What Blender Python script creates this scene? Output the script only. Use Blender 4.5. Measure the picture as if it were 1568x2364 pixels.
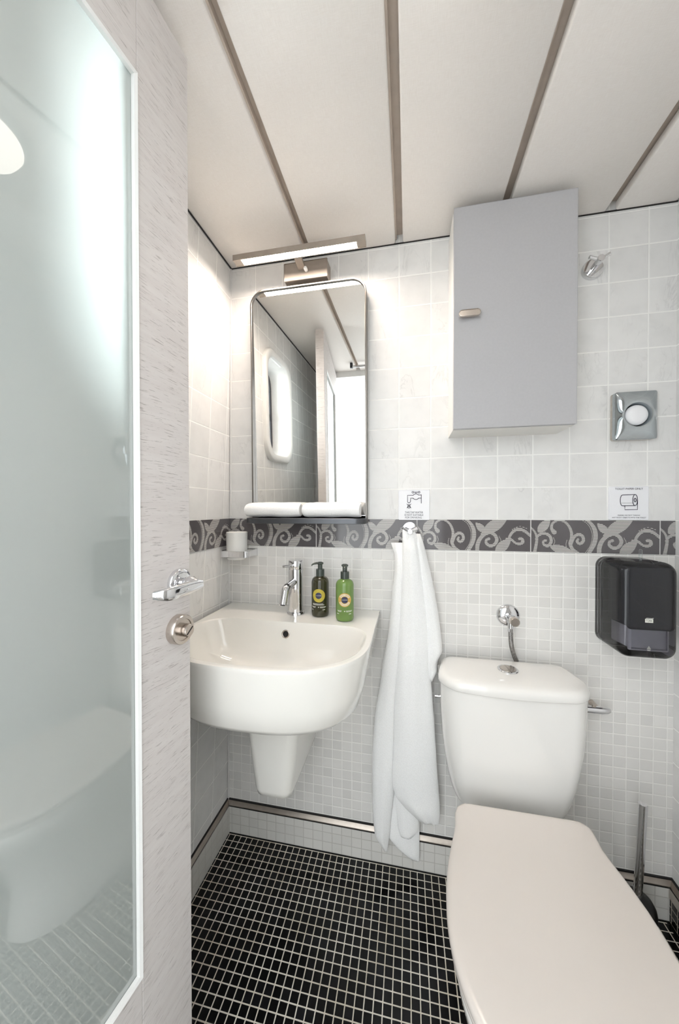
import bpy, bmesh, math, random
import numpy as np
from mathutils import Vector, Matrix
random.seed(4)
for o in list(bpy.data.objects): bpy.data.objects.remove(o)
S = bpy.context.scene
C = S.collection
PI = math.pi

# ------------------------------------------------------------------ camera
H = 1.165
cam_d = bpy.data.cameras.new('camera'); cam = bpy.data.objects.new('camera', cam_d); C.objects.link(cam)
cam_d.sensor_fit = 'HORIZONTAL'; cam_d.sensor_width = 36.0
cam_d.lens = 36.0*786.0/1568.0
cam_d.clip_start = 0.02; cam_d.clip_end = 60
yaw, pit, rol = .1985, -.0095, -.0008
cy, sy, cp, sp = math.cos(yaw), math.sin(yaw), math.cos(pit), math.sin(pit)
fw = Vector((-sy*cp, cy*cp, sp)); rt = Vector((cy, sy, 0)); up = rt.cross(fw)
r2 = math.cos(rol)*rt + math.sin(rol)*up; u2 = -math.sin(rol)*rt + math.cos(rol)*up
cam.matrix_world = Matrix(((r2.x, u2.x, -fw.x, 0), (r2.y, u2.y, -fw.y, 0), (r2.z, u2.z, -fw.z, H), (0, 0, 0, 1)))
S.camera = cam

# ------------------------------------------------------------------ world, daylight, exposure
W = bpy.data.worlds.new('World'); S.world = W; W.use_nodes = True
wb = W.node_tree.nodes['Background']
wb.inputs[0].default_value = (0.92, 0.96, 1.0, 1); wb.inputs[1].default_value = 1.60
S.view_settings.view_transform = 'Standard'; S.view_settings.look = 'None'
S.view_settings.exposure = 1.56; S.view_settings.gamma = 1.0; S.view_settings.use_curve_mapping = False

def area_light(name, loc, direction, sx, sy_, power, col=(1, 1, 1)):
    l = bpy.data.lights.new(name, 'AREA'); l.shape = 'RECTANGLE'; l.size = sx; l.size_y = sy_
    l.energy = power; l.color = col
    o = bpy.data.objects.new(name, l); C.objects.link(o); o.location = loc
    o.rotation_euler = Vector(direction).to_track_quat('-Z', 'Y').to_euler()
    return o
area_light('daylight_at_porthole', (-1.22, 1.12, 1.70), (.80, -.66, -.10), .8, .9, 42, (.92, .97, 1.0))

# ------------------------------------------------------------------ material helpers
def s2l(c):
    return tuple(((v/255.0)/12.92 if v/255.0 <= .04045 else ((v/255.0+.055)/1.055)**2.4) for v in c)
class NT:
    def __init__(s, name):
        s.m = bpy.data.materials.new(name); s.m.use_nodes = True
        s.t = s.m.node_tree; s.n = s.t.nodes; s.b = s.n['Principled BSDF']; s.out = s.n['Material Output']
    def add(s, typ, **kw):
        n = s.n.new(typ)
        for k, v in kw.items(): setattr(n, k, v)
        return n
    def link(s, a, b): s.t.links.new(a, b)
    def math(s, op, a, b=None, c=None, clamp=False):
        n = s.n.new('ShaderNodeMath'); n.operation = op; n.use_clamp = clamp
        for i, v in enumerate((a, b, c)):
            if v is None: continue
            if isinstance(v, (int, float)): n.inputs[i].default_value = v
            else: s.link(v, n.inputs[i])
        return n.outputs[0]
    def noise(s, vec, scale, detail=3, rough=.5, dist=0.0):
        n = s.n.new('ShaderNodeTexNoise'); n.inputs['Scale'].default_value = scale; n.inputs['Detail'].default_value = detail
        n.inputs['Roughness'].default_value = rough; n.inputs['Distortion'].default_value = dist
        if vec is not None: s.link(vec, n.inputs['Vector'])
        return n.outputs['Fac']
    def mixc(s, fac, a, b):
        n = s.n.new('ShaderNodeMix'); n.data_type = 'RGBA'
        if isinstance(fac, (int, float)): n.inputs['Factor'].default_value = fac
        else: s.link(fac, n.inputs['Factor'])
        for i, v in ((6, a), (7, b)):
            if isinstance(v, tuple): n.inputs[i].default_value = (*v, 1)
            else: s.link(v, n.inputs[i])
        return n.outputs[2]
    def ramp(s, x, a, b):
        n = s.n.new('ShaderNodeMapRange'); s.link(x, n.inputs[0]); n.inputs[1].default_value = a; n.inputs[2].default_value = b
        n.interpolation_type = 'SMOOTHSTEP'
        return n.outputs[0]
    def pos(s):
        g = s.n.new('ShaderNodeNewGeometry'); x = s.n.new('ShaderNodeSeparateXYZ'); s.link(g.outputs['Position'], x.inputs[0])
        return g.outputs['Position'], x.outputs[0], x.outputs[1], x.outputs[2]
    def obj(s):
        g = s.n.new('ShaderNodeTexCoord'); x = s.n.new('ShaderNodeSeparateXYZ'); s.link(g.outputs['Object'], x.inputs[0])
        return g.outputs['Object'], x.outputs[0], x.outputs[1], x.outputs[2]
    def bump(s, h, strength, dist=.001):
        n = s.n.new('ShaderNodeBump'); n.inputs['Strength'].default_value = strength; n.inputs['Distance'].default_value = dist
        s.link(h, n.inputs['Height']); s.link(n.outputs[0], s.b.inputs['Normal'])
    def set(s, **kw):
        for k, v in kw.items():
            k = {'color': 'Base Color', 'rough': 'Roughness', 'metal': 'Metallic', 'coat': 'Coat Weight', 'spec': 'Specular IOR Level', 'trans': 'Transmission Weight', 'ior': 'IOR', 'sheen': 'Sheen Weight', 'coatr': 'Coat Roughness', 'alpha': 'Alpha'}[k]
            i = s.b.inputs[k]
            if isinstance(v, tuple): i.default_value = (*v, 1)
            elif isinstance(v, (int, float)): i.default_value = v
            else: s.link(v, i)
        return s
def simple(name, col, rough=.5, metal=0.0, noise=0.0, nscale=40, bump=0.0, bscale=200, **kw):
    t = NT(name); p = t.obj()[0]; c = s2l(col)
    if noise:
        f = t.noise(p, nscale)
        c = t.mixc(t.ramp(f, .3, .7), tuple(v*(1-noise) for v in c), tuple(min(1, v*(1+noise)) for v in c))
    t.set(color=c, rough=rough, metal=metal, **kw)
    if bump: t.bump(t.noise(p, bscale, 2), bump)
    return t.m
def tile_mat(name, axis, pu, ou, pv, ov, grout, tile_c, grout_c, rough=.18, vein=0.0, skew=0.0, rnd=.03, bump=.35, vaxis=2, wave=.0, zones=None):
    t = NT(name); P, *xyz = t.pos()
    u = xyz[axis]; v = xyz[vaxis]
    if skew: u = t.math('SUBTRACT', u, t.math('MULTIPLY', t.math('SUBTRACT', xyz[2], 1.13), skew))
    un = t.math('DIVIDE', t.math('SUBTRACT', u, ou), pu); vn = t.math('DIVIDE', t.math('SUBTRACT', v, ov), pv)
    du = t.math('MULTIPLY', t.math('PINGPONG', un, .5), pu); dv = t.math('MULTIPLY', t.math('PINGPONG', vn, .5), pv)
    d = t.math('MINIMUM', du, dv)
    face = t.ramp(d, grout*.5-.0004, grout*.5+.0005)
    cell = t.add('ShaderNodeCombineXYZ'); t.link(t.math('FLOOR', un), cell.inputs[0]); t.link(t.math('FLOOR', vn), cell.inputs[1])
    wn = t.add('ShaderNodeTexWhiteNoise'); wn.noise_dimensions = '3D'; t.link(cell.outputs[0], wn.inputs['Vector'])
    r = wn.outputs['Value']
    c = s2l(tile_c)
    col = t.mixc(r, tuple(x*(1-rnd) for x in c), tuple(min(1, x*(1+rnd)) for x in c))
    if vein:
        off = t.add('ShaderNodeVectorMath', operation='SCALE'); t.link(wn.outputs['Color'], off.inputs[0]); off.inputs['Scale'].default_value = 7.0
        ad = t.add('ShaderNodeVectorMath', operation='ADD'); t.link(P, ad.inputs[0]); t.link(off.outputs[0], ad.inputs[1])
        mp = t.add('ShaderNodeMapping'); t.link(ad.outputs[0], mp.inputs[0]); mp.inputs['Rotation'].default_value = (.55, .75, .3); mp.inputs['Scale'].default_value = (1, 1, .34)
        n1 = t.noise(mp.outputs[0], 15, 6, .6, .9)
        v1 = t.math('SUBTRACT', 1.0, t.ramp(t.math('ABSOLUTE', t.math('SUBTRACT', n1, .5)), 0, .022))
        gate = t.ramp(t.noise(mp.outputs[0], 7, 2), .46, .66)
        v1 = t.math('MULTIPLY', t.math('MULTIPLY', v1, gate), vein)
        cloud = t.math('MULTIPLY', t.ramp(t.noise(ad.outputs[0], 22, 4), .35, .75), vein*.42)
        col = t.mixc(t.math('ADD', v1, cloud, clamp=True), col, tuple(x*.62 for x in c))
    col = t.mixc(face, s2l(grout_c), col)
    rr = t.math('SUBTRACT', .75, t.math('MULTIPLY', face, .75-rough))
    t.set(color=col, rough=rr, spec=.36)
    h = t.math('ADD', t.ramp(d, grout*.4, grout*.5+.0012), t.math('MULTIPLY', t.noise(P, 28, 2), wave)) if wave else t.ramp(d, grout*.4, grout*.5+.0012)
    t.bump(h, bump, .0012)
    return t.m

# ------------------------------------------------------------------ materials
TILE = (233, 232, 230); GROUT = (246, 245, 242)
M = {}
M['tile_back'] = tile_mat('marbled wall tile', 0, .09966, .0705, .0979, 1.1315, .0034, TILE, GROUT, .26, vein=.34, wave=.25)
M['tile_left'] = tile_mat('marbled side tile', 1, .1, 1.082, .0979, 1.1315, .0034, TILE, GROUT, .26, vein=.34, skew=.06, wave=.25)
M['tile_right'] = tile_mat('marbled far tile', 1, .1, 1.082, .0979, 1.1315, .0034, TILE, GROUT, .2, vein=.3, wave=.2)
M['mosaic_back'] = tile_mat('pale wall mosaic', 0, .03356, .1517, .0325, .8988, .0027, (230, 228, 224), (246, 244, 240), .22, rnd=.05, wave=.5, bump=.45)
M['mosaic_skirt'] = tile_mat('pale skirting mosaic', 0, .0336, .1517, .0325, .0, .0022, (222, 220, 215), (196, 193, 187), .25, rnd=.03, wave=.4)
M['mosaic_skirt_side'] = tile_mat('pale side skirting mosaic', 1, .0336, 1.1, .0325, .0, .0022, (214, 212, 207), (190, 187, 181), .25, rnd=.03, wave=.4)
M['black_mosaic_side'] = tile_mat('black skirting mosaic', 1, .0222, 1.108, .0222, .0, .0022, (12, 12, 13), (188, 180, 164), .12, rnd=.5)
def floor_material():
    t = NT('black floor mosaic'); P, x, y, z = t.pos()
    un = t.math('DIVIDE', t.math('ADD', x, .6237), .0218); vn = t.math('DIVIDE', t.math('SUBTRACT', y, 1.108), .0222)
    du = t.math('MULTIPLY', t.math('PINGPONG', un, .5), .0218); dv = t.math('MULTIPLY', t.math('PINGPONG', vn, .5), .0222)
    d = t.math('MINIMUM', du, dv)
    wob = t.math('MULTIPLY', t.math('SUBTRACT', t.noise(P, 60, 2), .5), .0006)
    face = t.ramp(t.math('ADD', d, wob), .0009, .0017)
    # the row against the walls has dark joints
    inside = t.math('MULTIPLY', t.math('GREATER_THAN', x, -.628), t.math('LESS_THAN', y, 1.1095))
    inside = t.math('MULTIPLY', inside, t.math('LESS_THAN', x, .715))
    joint = t.math('MULTIPLY', t.math('SUBTRACT', 1.0, face), inside)
    cell = t.add('ShaderNodeCombineXYZ'); t.link(t.math('FLOOR', un), cell.inputs[0]); t.link(t.math('FLOOR', vn), cell.inputs[1])
    wn = t.add('ShaderNodeTexWhiteNoise'); wn.noise_dimensions = '3D'; t.link(cell.outputs[0], wn.inputs['Vector'])
    black = t.mixc(t.math('POWER', wn.outputs['Value'], 9.0), s2l((9, 9, 10)), s2l((24, 24, 27)))
    g = t.mixc(t.ramp(t.noise(P, 9, 3), .35, .65), s2l((206, 197, 180)), s2l((228, 222, 210)))
    t.set(color=t.mixc(joint, black, g), rough=t.math('ADD', .16, t.math('MULTIPLY', joint, .6)), spec=.28)
    t.bump(t.math('ADD', t.ramp(d, .0006, .0024), t.math('MULTIPLY', wn.outputs['Value'], .15)), .4, .0012)
    return t.m
M['floor'] = floor_material()
def panel_material():
    t = NT('cream ceiling panel'); P, x, y, z = t.pos()
    mp = t.add('ShaderNodeMapping'); t.link(P, mp.inputs[0]); mp.inputs['Scale'].default_value = (900, 60, 1)
    n = t.noise(mp.outputs[0], 1.0, 2)
    mp2 = t.add('ShaderNodeMapping'); t.link(P, mp2.inputs[0]); mp2.inputs['Scale'].default_value = (60, 900, 1)
    n2 = t.noise(mp2.outputs[0], 1.0, 2)
    f = t.math('MULTIPLY', t.math('ADD', n, n2), .5)
    t.set(color=t.mixc(t.ramp(f, .3, .7), s2l((236, 230, 224)), s2l((242, 237, 232))), rough=.55)
    return t.m
M['panel'] = panel_material()
M['ceiling_back'] = simple('taupe ceiling backing', (206, 193, 181), .7, noise=.04)
def wood_material():
    t = NT('whitewashed grained wood'); P, x, y, z = t.obj()
    wob = t.math('MULTIPLY', t.noise(P, 5, 2), .022)
    cb = t.add('ShaderNodeCombineXYZ'); t.link(t.math('MULTIPLY', x, 34.0), cb.inputs[0])
    t.link(t.math('MULTIPLY', t.math('ADD', z, wob), 560.0), cb.inputs[2]); t.link(t.math('MULTIPLY', y, 20.0), cb.inputs[1])
    n = t.noise(cb.outputs[0], 1.0, 3, .6)
    gate = t.ramp(t.noise(P, 14, 3), .30, .52)
    line = t.math('MULTIPLY', t.ramp(n, .585, .63), gate)
    cb2 = t.add('ShaderNodeCombineXYZ'); t.link(t.math('MULTIPLY', x, 8.0), cb2.inputs[0]); t.link(t.math('MULTIPLY', z, 90.0), cb2.inputs[2])
    soft = t.noise(cb2.outputs[0], 1.0, 2)
    base = t.mixc(t.ramp(soft, .3, .7), s2l((212, 206, 203)), s2l((218, 213, 210)))
    t.set(color=t.mixc(t.math('MULTIPLY', line, .5), base, s2l((120, 110, 106))), rough=.55)
    t.bump(t.math('SUBTRACT', 1.0, line), .35, .0006)
    return t.m
M['wood'] = wood_material()
def frosted_material():
    t = NT('frosted green-white glass')
    n = t.n; n.remove(t.b)
    P = t.obj()[0]
    colv = t.mixc(t.ramp(t.noise(P, 2.0, 2), .3, .7), s2l((219, 226, 222)), s2l((222, 229, 225)))
    tr = t.add('ShaderNodeBsdfTranslucent'); df = t.add('ShaderNodeBsdfDiffuse'); gl = t.add('ShaderNodeBsdfGlossy')
    t.link(colv, tr.inputs['Color']); t.link(colv, df.inputs['Color'])
    gl.inputs['Roughness'].default_value = .0
    m1 = t.add('ShaderNodeMixShader'); m1.inputs[0].default_value = .5; t.link(tr.outputs[0], m1.inputs[1]); t.link(df.outputs[0], m1.inputs[2])
    fr = t.add('ShaderNodeFresnel'); fr.inputs['IOR'].default_value = 2.45
    m2 = t.add('ShaderNodeMixShader'); t.link(fr.outputs[0], m2.inputs[0]); t.link(m1.outputs[0], m2.inputs[1]); t.link(gl.outputs[0], m2.inputs[2])
    t.link(m2.outputs[0], t.out.inputs['Surface'])
    return t.m
M['frosted'] = frosted_material()
M['chrome'] = simple('polished chrome', (226, 226, 228), .06, 1.0)
M['ledge'] = simple('dull steel ledge metal', (172, 163, 154), .35, .9, noise=.04, nscale=60)
M['chrome_grey'] = simple('grey tinted chrome', (178, 184, 187), .10, 1.0)
M['brushed'] = simple('brushed steel', (196, 190, 182), .28, 1.0, noise=.05, nscale=90)
M['nickel'] = simple('satin nickel', (205, 196, 188), .22, 1.0)
M['dark_metal'] = simple('gunmetal frame metal', (134, 130, 126), .3, 1.0, noise=.04)
M['shelf_metal'] = simple('dark gunmetal shelf', (98, 100, 104), .38, .85, noise=.03)
M['lamp_metal'] = simple('satin bronze grey metal', (168, 158, 148), .4, .5, noise=.04)
M['white_paint'] = simple('white paint', (236, 236, 234), .4, noise=.01)
M['ceramic'] = simple('glazed white ceramic', (238, 236, 232), .07, 0, noise=.006, nscale=6, coat=.4, coatr=.03)
M['basin_ceramic'] = simple('warm white glazed ceramic', (240, 238, 232), .08, 0, noise=.006, nscale=6, coat=.4, coatr=.03)
M['seat_plastic'] = simple('white seat plastic', (216, 209, 202), .22, noise=.006, nscale=5)
M['towel'] = simple('white terry cloth', (250, 250, 249), .95, noise=.03, nscale=300, bump=.9, bscale=420, sheen=.25)
M['grey_laminate'] = simple('matt grey laminate', (183, 182, 184), .42, noise=.015, nscale=160)
M['white_board'] = simple('white melamine board', (236, 234, 229), .4, noise=.01)
M['sign'] = simple('white sign plastic', (240, 240, 243), .3, noise=.005)
M['ink'] = simple('dark printed ink', (58, 56, 70), .5, noise=.02)
M['black'] = simple('black plastic', (14, 14, 15), .35, noise=.02)
M['border_ground'] = simple('glossy slate border glaze', (92, 88, 90), .10, noise=.07, nscale=9, coat=.3, coatr=.05)
M['border_line'] = simple('pale grey border glaze', (214, 211, 206), .25, noise=.02)
M['border_grout'] = simple('border joint grout', (232, 230, 228), .7, noise=.02)
M['black_joint'] = simple('black silicone joint', (26, 24, 24), .5, noise=.05)
M['frost_cup'] = simple('frosted tumbler glass', (247, 246, 242), .5, noise=.005)
M['pump'] = simple('dark green-grey pump plastic', (64, 72, 66), .22, noise=.03)
def bottle_mat(name, col, trans):
    t = NT(name); P = t.obj()[0]
    t.set(color=t.mixc(t.noise(P, 14, 2), s2l(col), tuple(v*.8 for v in s2l(col))), rough=.06, trans=trans, ior=1.36, coat=.5)
    return t.m
M['olive'] = bottle_mat('dark olive bottle plastic', (74, 72, 48), .45)
M['green'] = bottle_mat('green bottle plastic', (124, 156, 84), .12)
M['label_gold'] = simple('gold label print', (196, 178, 70), .4, noise=.08, nscale=300)
M['label_orange'] = simple('amber label print', (206, 168, 84), .4, noise=.05, nscale=200)
M['label_navy'] = simple('navy label print', (54, 56, 84), .4, noise=.05)
M['label_white'] = simple('white label print', (236, 236, 226), .45, noise=.02)
def smoke_mat():
    t = NT('smoked clear plastic'); t.n.remove(t.b); P = t.obj()[0]
    tp = t.add('ShaderNodeBsdfTransparent'); gl = t.add('ShaderNodeBsdfGlossy'); gl.inputs['Roughness'].default_value = .04
    t.link(t.mixc(t.noise(P, 3, 1), (.70, .70, .72), (.73, .73, .75)), tp.inputs['Color'])
    fr = t.add('ShaderNodeFresnel'); fr.inputs['IOR'].default_value = 1.5
    m = t.add('ShaderNodeMixShader'); t.link(fr.outputs[0], m.inputs[0]); t.link(tp.outputs[0], m.inputs[1]); t.link(gl.outputs[0], m.inputs[2])
    t.link(m.outputs[0], t.out.inputs['Surface']); return t.m
M['smoke'] = smoke_mat()
def clear_mat():
    t = NT('clear window glass'); t.n.remove(t.b); P = t.obj()[0]
    tp = t.add('ShaderNodeBsdfTransparent'); gl = t.add('ShaderNodeBsdfGlossy'); gl.inputs['Roughness'].default_value = .0
    t.link(t.mixc(t.noise(P, 3, 1), (.94, .96, .96), (.96, .98, .98)), tp.inputs['Color'])
    fr = t.add('ShaderNodeFresnel'); fr.inputs['IOR'].default_value = 1.45
    m = t.add('ShaderNodeMixShader'); t.link(fr.outputs[0], m.inputs[0]); t.link(tp.outputs[0], m.inputs[1]); t.link(gl.outputs[0], m.inputs[2])
    t.link(m.outputs[0], t.out.inputs['Surface']); return t.m
M['clear'] = clear_mat()
M['mirror'] = simple('silvered mirror glass', (240, 240, 238), .0, 1.0)
def emit_mat(name, col, strength):
    t = NT(name); t.set(color=s2l((240, 238, 232)), rough=.4)
    t.b.inputs['Emission Color'].default_value = (*col, 1); t.b.inputs['Emission Strength'].default_value = strength
    return t.m
M['tube'] = emit_mat('lit lamp diffuser', (1.0, .88, .78), 50)
M['dome'] = emit_mat('glowing opal dome', (1.0, .93, .84), 1.1)
M['paper'] = simple('pale paper towel', (168, 166, 174), .9, noise=.03)
M['mask'] = simple('charcoal inner plastic', (54, 54, 60), .4, noise=.03)
M['braid'] = simple('braided steel hose', (150, 148, 146), .35, .9, noise=.3, nscale=260)
M['white_cloth_bag'] = simple('white paper bag', (244, 244, 246), .6, noise=.01)

# ------------------------------------------------------------------ mesh helpers
def new(): return bmesh.new()
def box(bm, x0, x1, y0, y1, z0, z1, mi=0):
    vs = [bm.verts.new((x, y, z)) for z in (z0, z1) for y in (y0, y1) for x in (x0, x1)]
    for f in ((0, 2, 3, 1), (4, 5, 7, 6), (0, 1, 5, 4), (2, 6, 7, 3), (0, 4, 6, 2), (1, 3, 7, 5)):
        bm.faces.new([vs[i] for i in f]).material_index = mi
    return vs
def loft(bm, rings, cap0=True, cap1=True, closed=True, mi=0):
    vr = [[bm.verts.new(p) for p in r] for r in rings]
    n = len(vr[0])
    for a, b in zip(vr[:-1], vr[1:]):
        for i in range(n if closed else n-1):
            j = (i+1) % n
            bm.faces.new((a[i], a[j], b[j], b[i])).material_index = mi
    if cap0: bm.faces.new(list(reversed(vr[0]))).material_index = mi
    if cap1: bm.faces.new(vr[-1]).material_index = mi
    return vr
def lathe(bm, prof, origin=(0, 0, 0), axis='Z', n=40, cap0=True, cap1=True, mi=0):
    o = Vector(origin); rings = []
    for r, h in prof:
        ring = []
        for k in range(n):
            a = 2*PI*k/n; c, s = r*math.cos(a), r*math.sin(a)
            v = {'Z': (c, s, h), 'Y': (c, -h, s), 'X': (h, c, s)}[axis]     # Y axis points out of the back wall
            ring.append(o+Vector(v))
        rings.append(ring)
    return loft(bm, rings, cap0, cap1, mi=mi)
def tube(bm, pts, rad, n=16, mi=0, caps=True):
    pts = [Vector(p) for p in pts]; rings = []
    ref = None
    for i, p in enumerate(pts):
        t = (pts[min(i+1, len(pts)-1)]-pts[max(i-1, 0)]).normalized()
        if ref is None:
            ref = Vector((0, 0, 1)) if abs(t.z) < .9 else Vector((1, 0, 0))
        a = (ref-t*ref.dot(t)).normalized(); b = t.cross(a); ref = a
        r = rad[i] if isinstance(rad, (list, tuple)) else rad
        rings.append([p+a*r*math.cos(2*PI*k/n)+b*r*math.sin(2*PI*k/n) for k in range(n)])
    return loft(bm, rings, caps, caps, mi=mi)
def smooth_path(pts, m=8):
    pts = [Vector(p) for p in pts]; out = []
    P = [pts[0]*2-pts[1]]+pts+[pts[-1]*2-pts[-2]]
    for i in range(1, len(P)-2):
        p0, p1, p2, p3 = P[i-1:i+3]
        for k in range(m):
            t = k/m
            out.append(.5*((2*p1)+(p2-p0)*t+(2*p0-5*p1+4*p2-p3)*t*t+(3*p1-p0-3*p2+p3)*t**3))
    out.append(pts[-1]); return out
def rrect(x0, x1, z0, z1, r, n=8):
    """rounded rectangle as 2D points; r may be (bl, br, tr, tl)"""
    if not isinstance(r, (tuple, list)): r = (r,)*4
    out = []
    for (cx, cz, a0, rr) in ((x0+r[0], z0+r[0], PI, r[0]), (x1-r[1], z0+r[1], 1.5*PI, r[1]), (x1-r[2], z1-r[2], 0, r[2]), (x0+r[3], z1-r[3], .5*PI, r[3])):
        for k in range(n+1):
            a = a0+.5*PI*k/n
            out.append((cx+rr*math.cos(a), cz+rr*math.sin(a)))
    return out
def slab(bm, outline, y0, y1, bev=0.0, mi=0):
    """extrude an XZ outline from y0 (front, nearer the camera) to y1, with an eased front edge"""
    cx = sum(p[0] for p in outline)/len(outline); cz = sum(p[1] for p in outline)/len(outline)
    def ring(y, inset):
        if not inset: return [Vector((p[0], y, p[1])) for p in outline]
        out = []; n = len(outline)
        for i in range(n):
            a = Vector(outline[i-1]); b = Vector(outline[(i+1) % n]); t = (b-a)
            t = t.normalized() if t.length > 1e-9 else Vector((1, 0)); nn = Vector((t.y, -t.x))
            out.append(Vector((outline[i][0]-nn.x*inset, y, outline[i][1]-nn.y*inset)))
        return out
    rings = []
    if bev:
        for k in range(4):
            a = .5*PI*k/3
            rings.append(ring(y0+bev*(1-math.sin(a)), bev*(1-math.cos(a))))
    else: rings.append(ring(y0, 0))
    rings.append(ring(y1, 0))
    loft(bm, rings, mi=mi)
def link(name, bm, mats, parent=None, smooth=35, bevel=0.0, subsurf=0):
    bmesh.ops.recalc_face_normals(bm, faces=bm.faces)
    me = bpy.data.meshes.new(name); bm.to_mesh(me); bm.free()
    for m in (mats if isinstance(mats, (list, tuple)) else [mats]): me.materials.append(M[m] if isinstance(m, str) else m)
    if smooth:
        for p in me.polygons: p.use_smooth = True
        me.set_sharp_from_angle(angle=math.radians(smooth))
    o = bpy.data.objects.new(name, me); C.objects.link(o)
    if parent is not None:
        o.parent = parent; o.matrix_parent_inverse = parent_inv(parent)
    if bevel:
        b = o.modifiers.new('bevel', 'BEVEL'); b.width = bevel; b.segments = 3; b.limit_method = 'ANGLE'; b.angle_limit = .6
    if subsurf:
        b = o.modifiers.new('subsurf', 'SUBSURF'); b.levels = subsurf; b.render_levels = subsurf
    return o
def mw(q): return q.matrix_basis.copy() if q.parent is None else mw(q.parent) @ q.matrix_parent_inverse @ q.matrix_basis
def parent_inv(p): return mw(p).inverted()
def tag(o, label, cat, group=None, kind=None):
    o['label'] = label; o['category'] = cat
    if group: o['group'] = group
    if kind: o['kind'] = kind
    return o
def thing(name, loc, label, cat, group=None, kind=None):
    o = bpy.data.objects.new(name, None); C.objects.link(o); o.location = loc; o.empty_display_size = .05
    return tag(o, label, cat, group, kind)
def text_bm(body, size, width=None, align='CENTER', space=1.0):
    cu = bpy.data.curves.new('lettering', 'FONT'); cu.body = body; cu.size = size; cu.align_x = align; cu.resolution_u = 3
    cu.space_line = space; cu.extrude = 0.0
    to = bpy.data.objects.new('lettering', cu); C.objects.link(to)
    dg = bpy.context.evaluated_depsgraph_get(); me = bpy.data.meshes.new_from_object(to.evaluated_get(dg))
    bm = bmesh.new(); bm.from_mesh(me)
    bpy.data.objects.remove(to); bpy.data.meshes.remove(me); bpy.data.curves.remove(cu)
    if width and bm.verts:
        w = max(v.co.x for v in bm.verts)-min(v.co.x for v in bm.verts)
        for v in bm.verts: v.co.x *= width/w
    return bm
def add_text(bm, body, x, z, size, width, y, mi=0):
    """flat lettering on the XZ plane at depth y, centred on x with its baseline at z"""
    tb = text_bm(body, size, width)
    vm = {}
    for v in tb.verts: vm[v] = bm.verts.new((x+v.co.x, y, z+v.co.y))
    for f in tb.faces:
        try: bm.faces.new([vm[v] for v in f.verts]).material_index = mi
        except ValueError: pass
    tb.free()
def stroke(bm, pts, w, y, closed=False, mi=0):
    """flat line of width w through XZ points at depth y"""
    pts = [Vector(p) for p in pts]; n = len(pts); L = []; R = []
    for i in range(n):
        a = pts[i-1] if (i > 0 or closed) else pts[i]; b = pts[(i+1) % n] if (i < n-1 or closed) else pts[i]
        t = (b-a).normalized(); nn = Vector((-t.y, t.x))
        L.append(bm.verts.new((pts[i].x+nn.x*w/2, y, pts[i].y+nn.y*w/2))); R.append(bm.verts.new((pts[i].x-nn.x*w/2, y, pts[i].y-nn.y*w/2)))
    for i in range(n if closed else n-1):
        j = (i+1) % n; bm.faces.new((L[i], R[i], R[j], L[j])).material_index = mi

# ------------------------------------------------------------------ room shell
YB = 1.125; XR = .737; ZC = 2.022; YF = -.13
def xl(z): return -.6313+.0106*(z-1.13)            # the outer wall leans a little
def struct(o, label, cat): return tag(o, label, cat, None, 'structure')
bm = new(); box(bm, -.75, .86, -1.9, 1.24, -.10, 0); struct(link('floor', bm, 'floor', smooth=0), 'black mosaic floor with pale joints', 'floor')
bm = new()
box(bm, -.74, .86, YB, YB+.09, 1.131, 2.12, 0); box(bm, -.74, .86, YB, YB+.09, -.02, 1.131, 1)
struct(link('wall_back', bm, ['tile_back', 'mosaic_back'], smooth=0), 'tiled back wall, square tiles above and small mosaic below', 'wall')
# left wall with the porthole opening
WY0, WY1, WZ0, WZ1 = .452, .80, 1.36, 1.875
bm = new()
def left_piece(y0, y1, z0, z1):
    vs = box(bm, -.78, 0, y0, y1, z0, z1)
    for v in vs:
        v.co.x = xl(v.co.z) if v.co.x > -.1 else -.745
oy0, oy1, oz0, oz1 = WY0+.035, WY1-.035, WZ0+.035, WZ1-.035
left_piece(YF, oy0, -.02, 2.12); left_piece(oy1, YB+.09, -.02, 2.12); left_piece(oy0, oy1, -.02, oz0); left_piece(oy0, oy1, oz1, 2.12)
struct(link('wall_left', bm, 'tile_left', smooth=0), 'left wall of square marbled tiles behind the open door', 'wall')
bm = new(); box(bm, XR, XR+.09, YF, YB+.09, -.02, 2.12); struct(link('wall_right', bm, 'tile_right', smooth=0), 'right wall of pale tiles at the edge of the photo', 'wall')
# entrance wall with doorway, only seen in the mirror
bm = new(); box(bm, -.78, -.51, YF-.08, YF, -.02, 2.12); box(bm, .22, .86, YF-.08, YF, -.02, 2.12); box(bm, -.51, .22, YF-.08, YF, 1.985, 2.12)
struct(link('wall_front', bm, 'white_paint', smooth=0), 'white entrance wall with doorway opposite the mirror', 'wall')
bm = new(); box(bm, -1.6, 1.8, -1.98, -1.9, -.02, 2.6)
for k in range(9): box(bm, -1.6, 1.8, -1.9, -1.888, .02+k*.285, .02+k*.285+.277)
struct(link('wall_cabin', bm, 'white_paint', smooth=0, bevel=.002), 'white boarded cabin wall beyond the doorway', 'wall')

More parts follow.
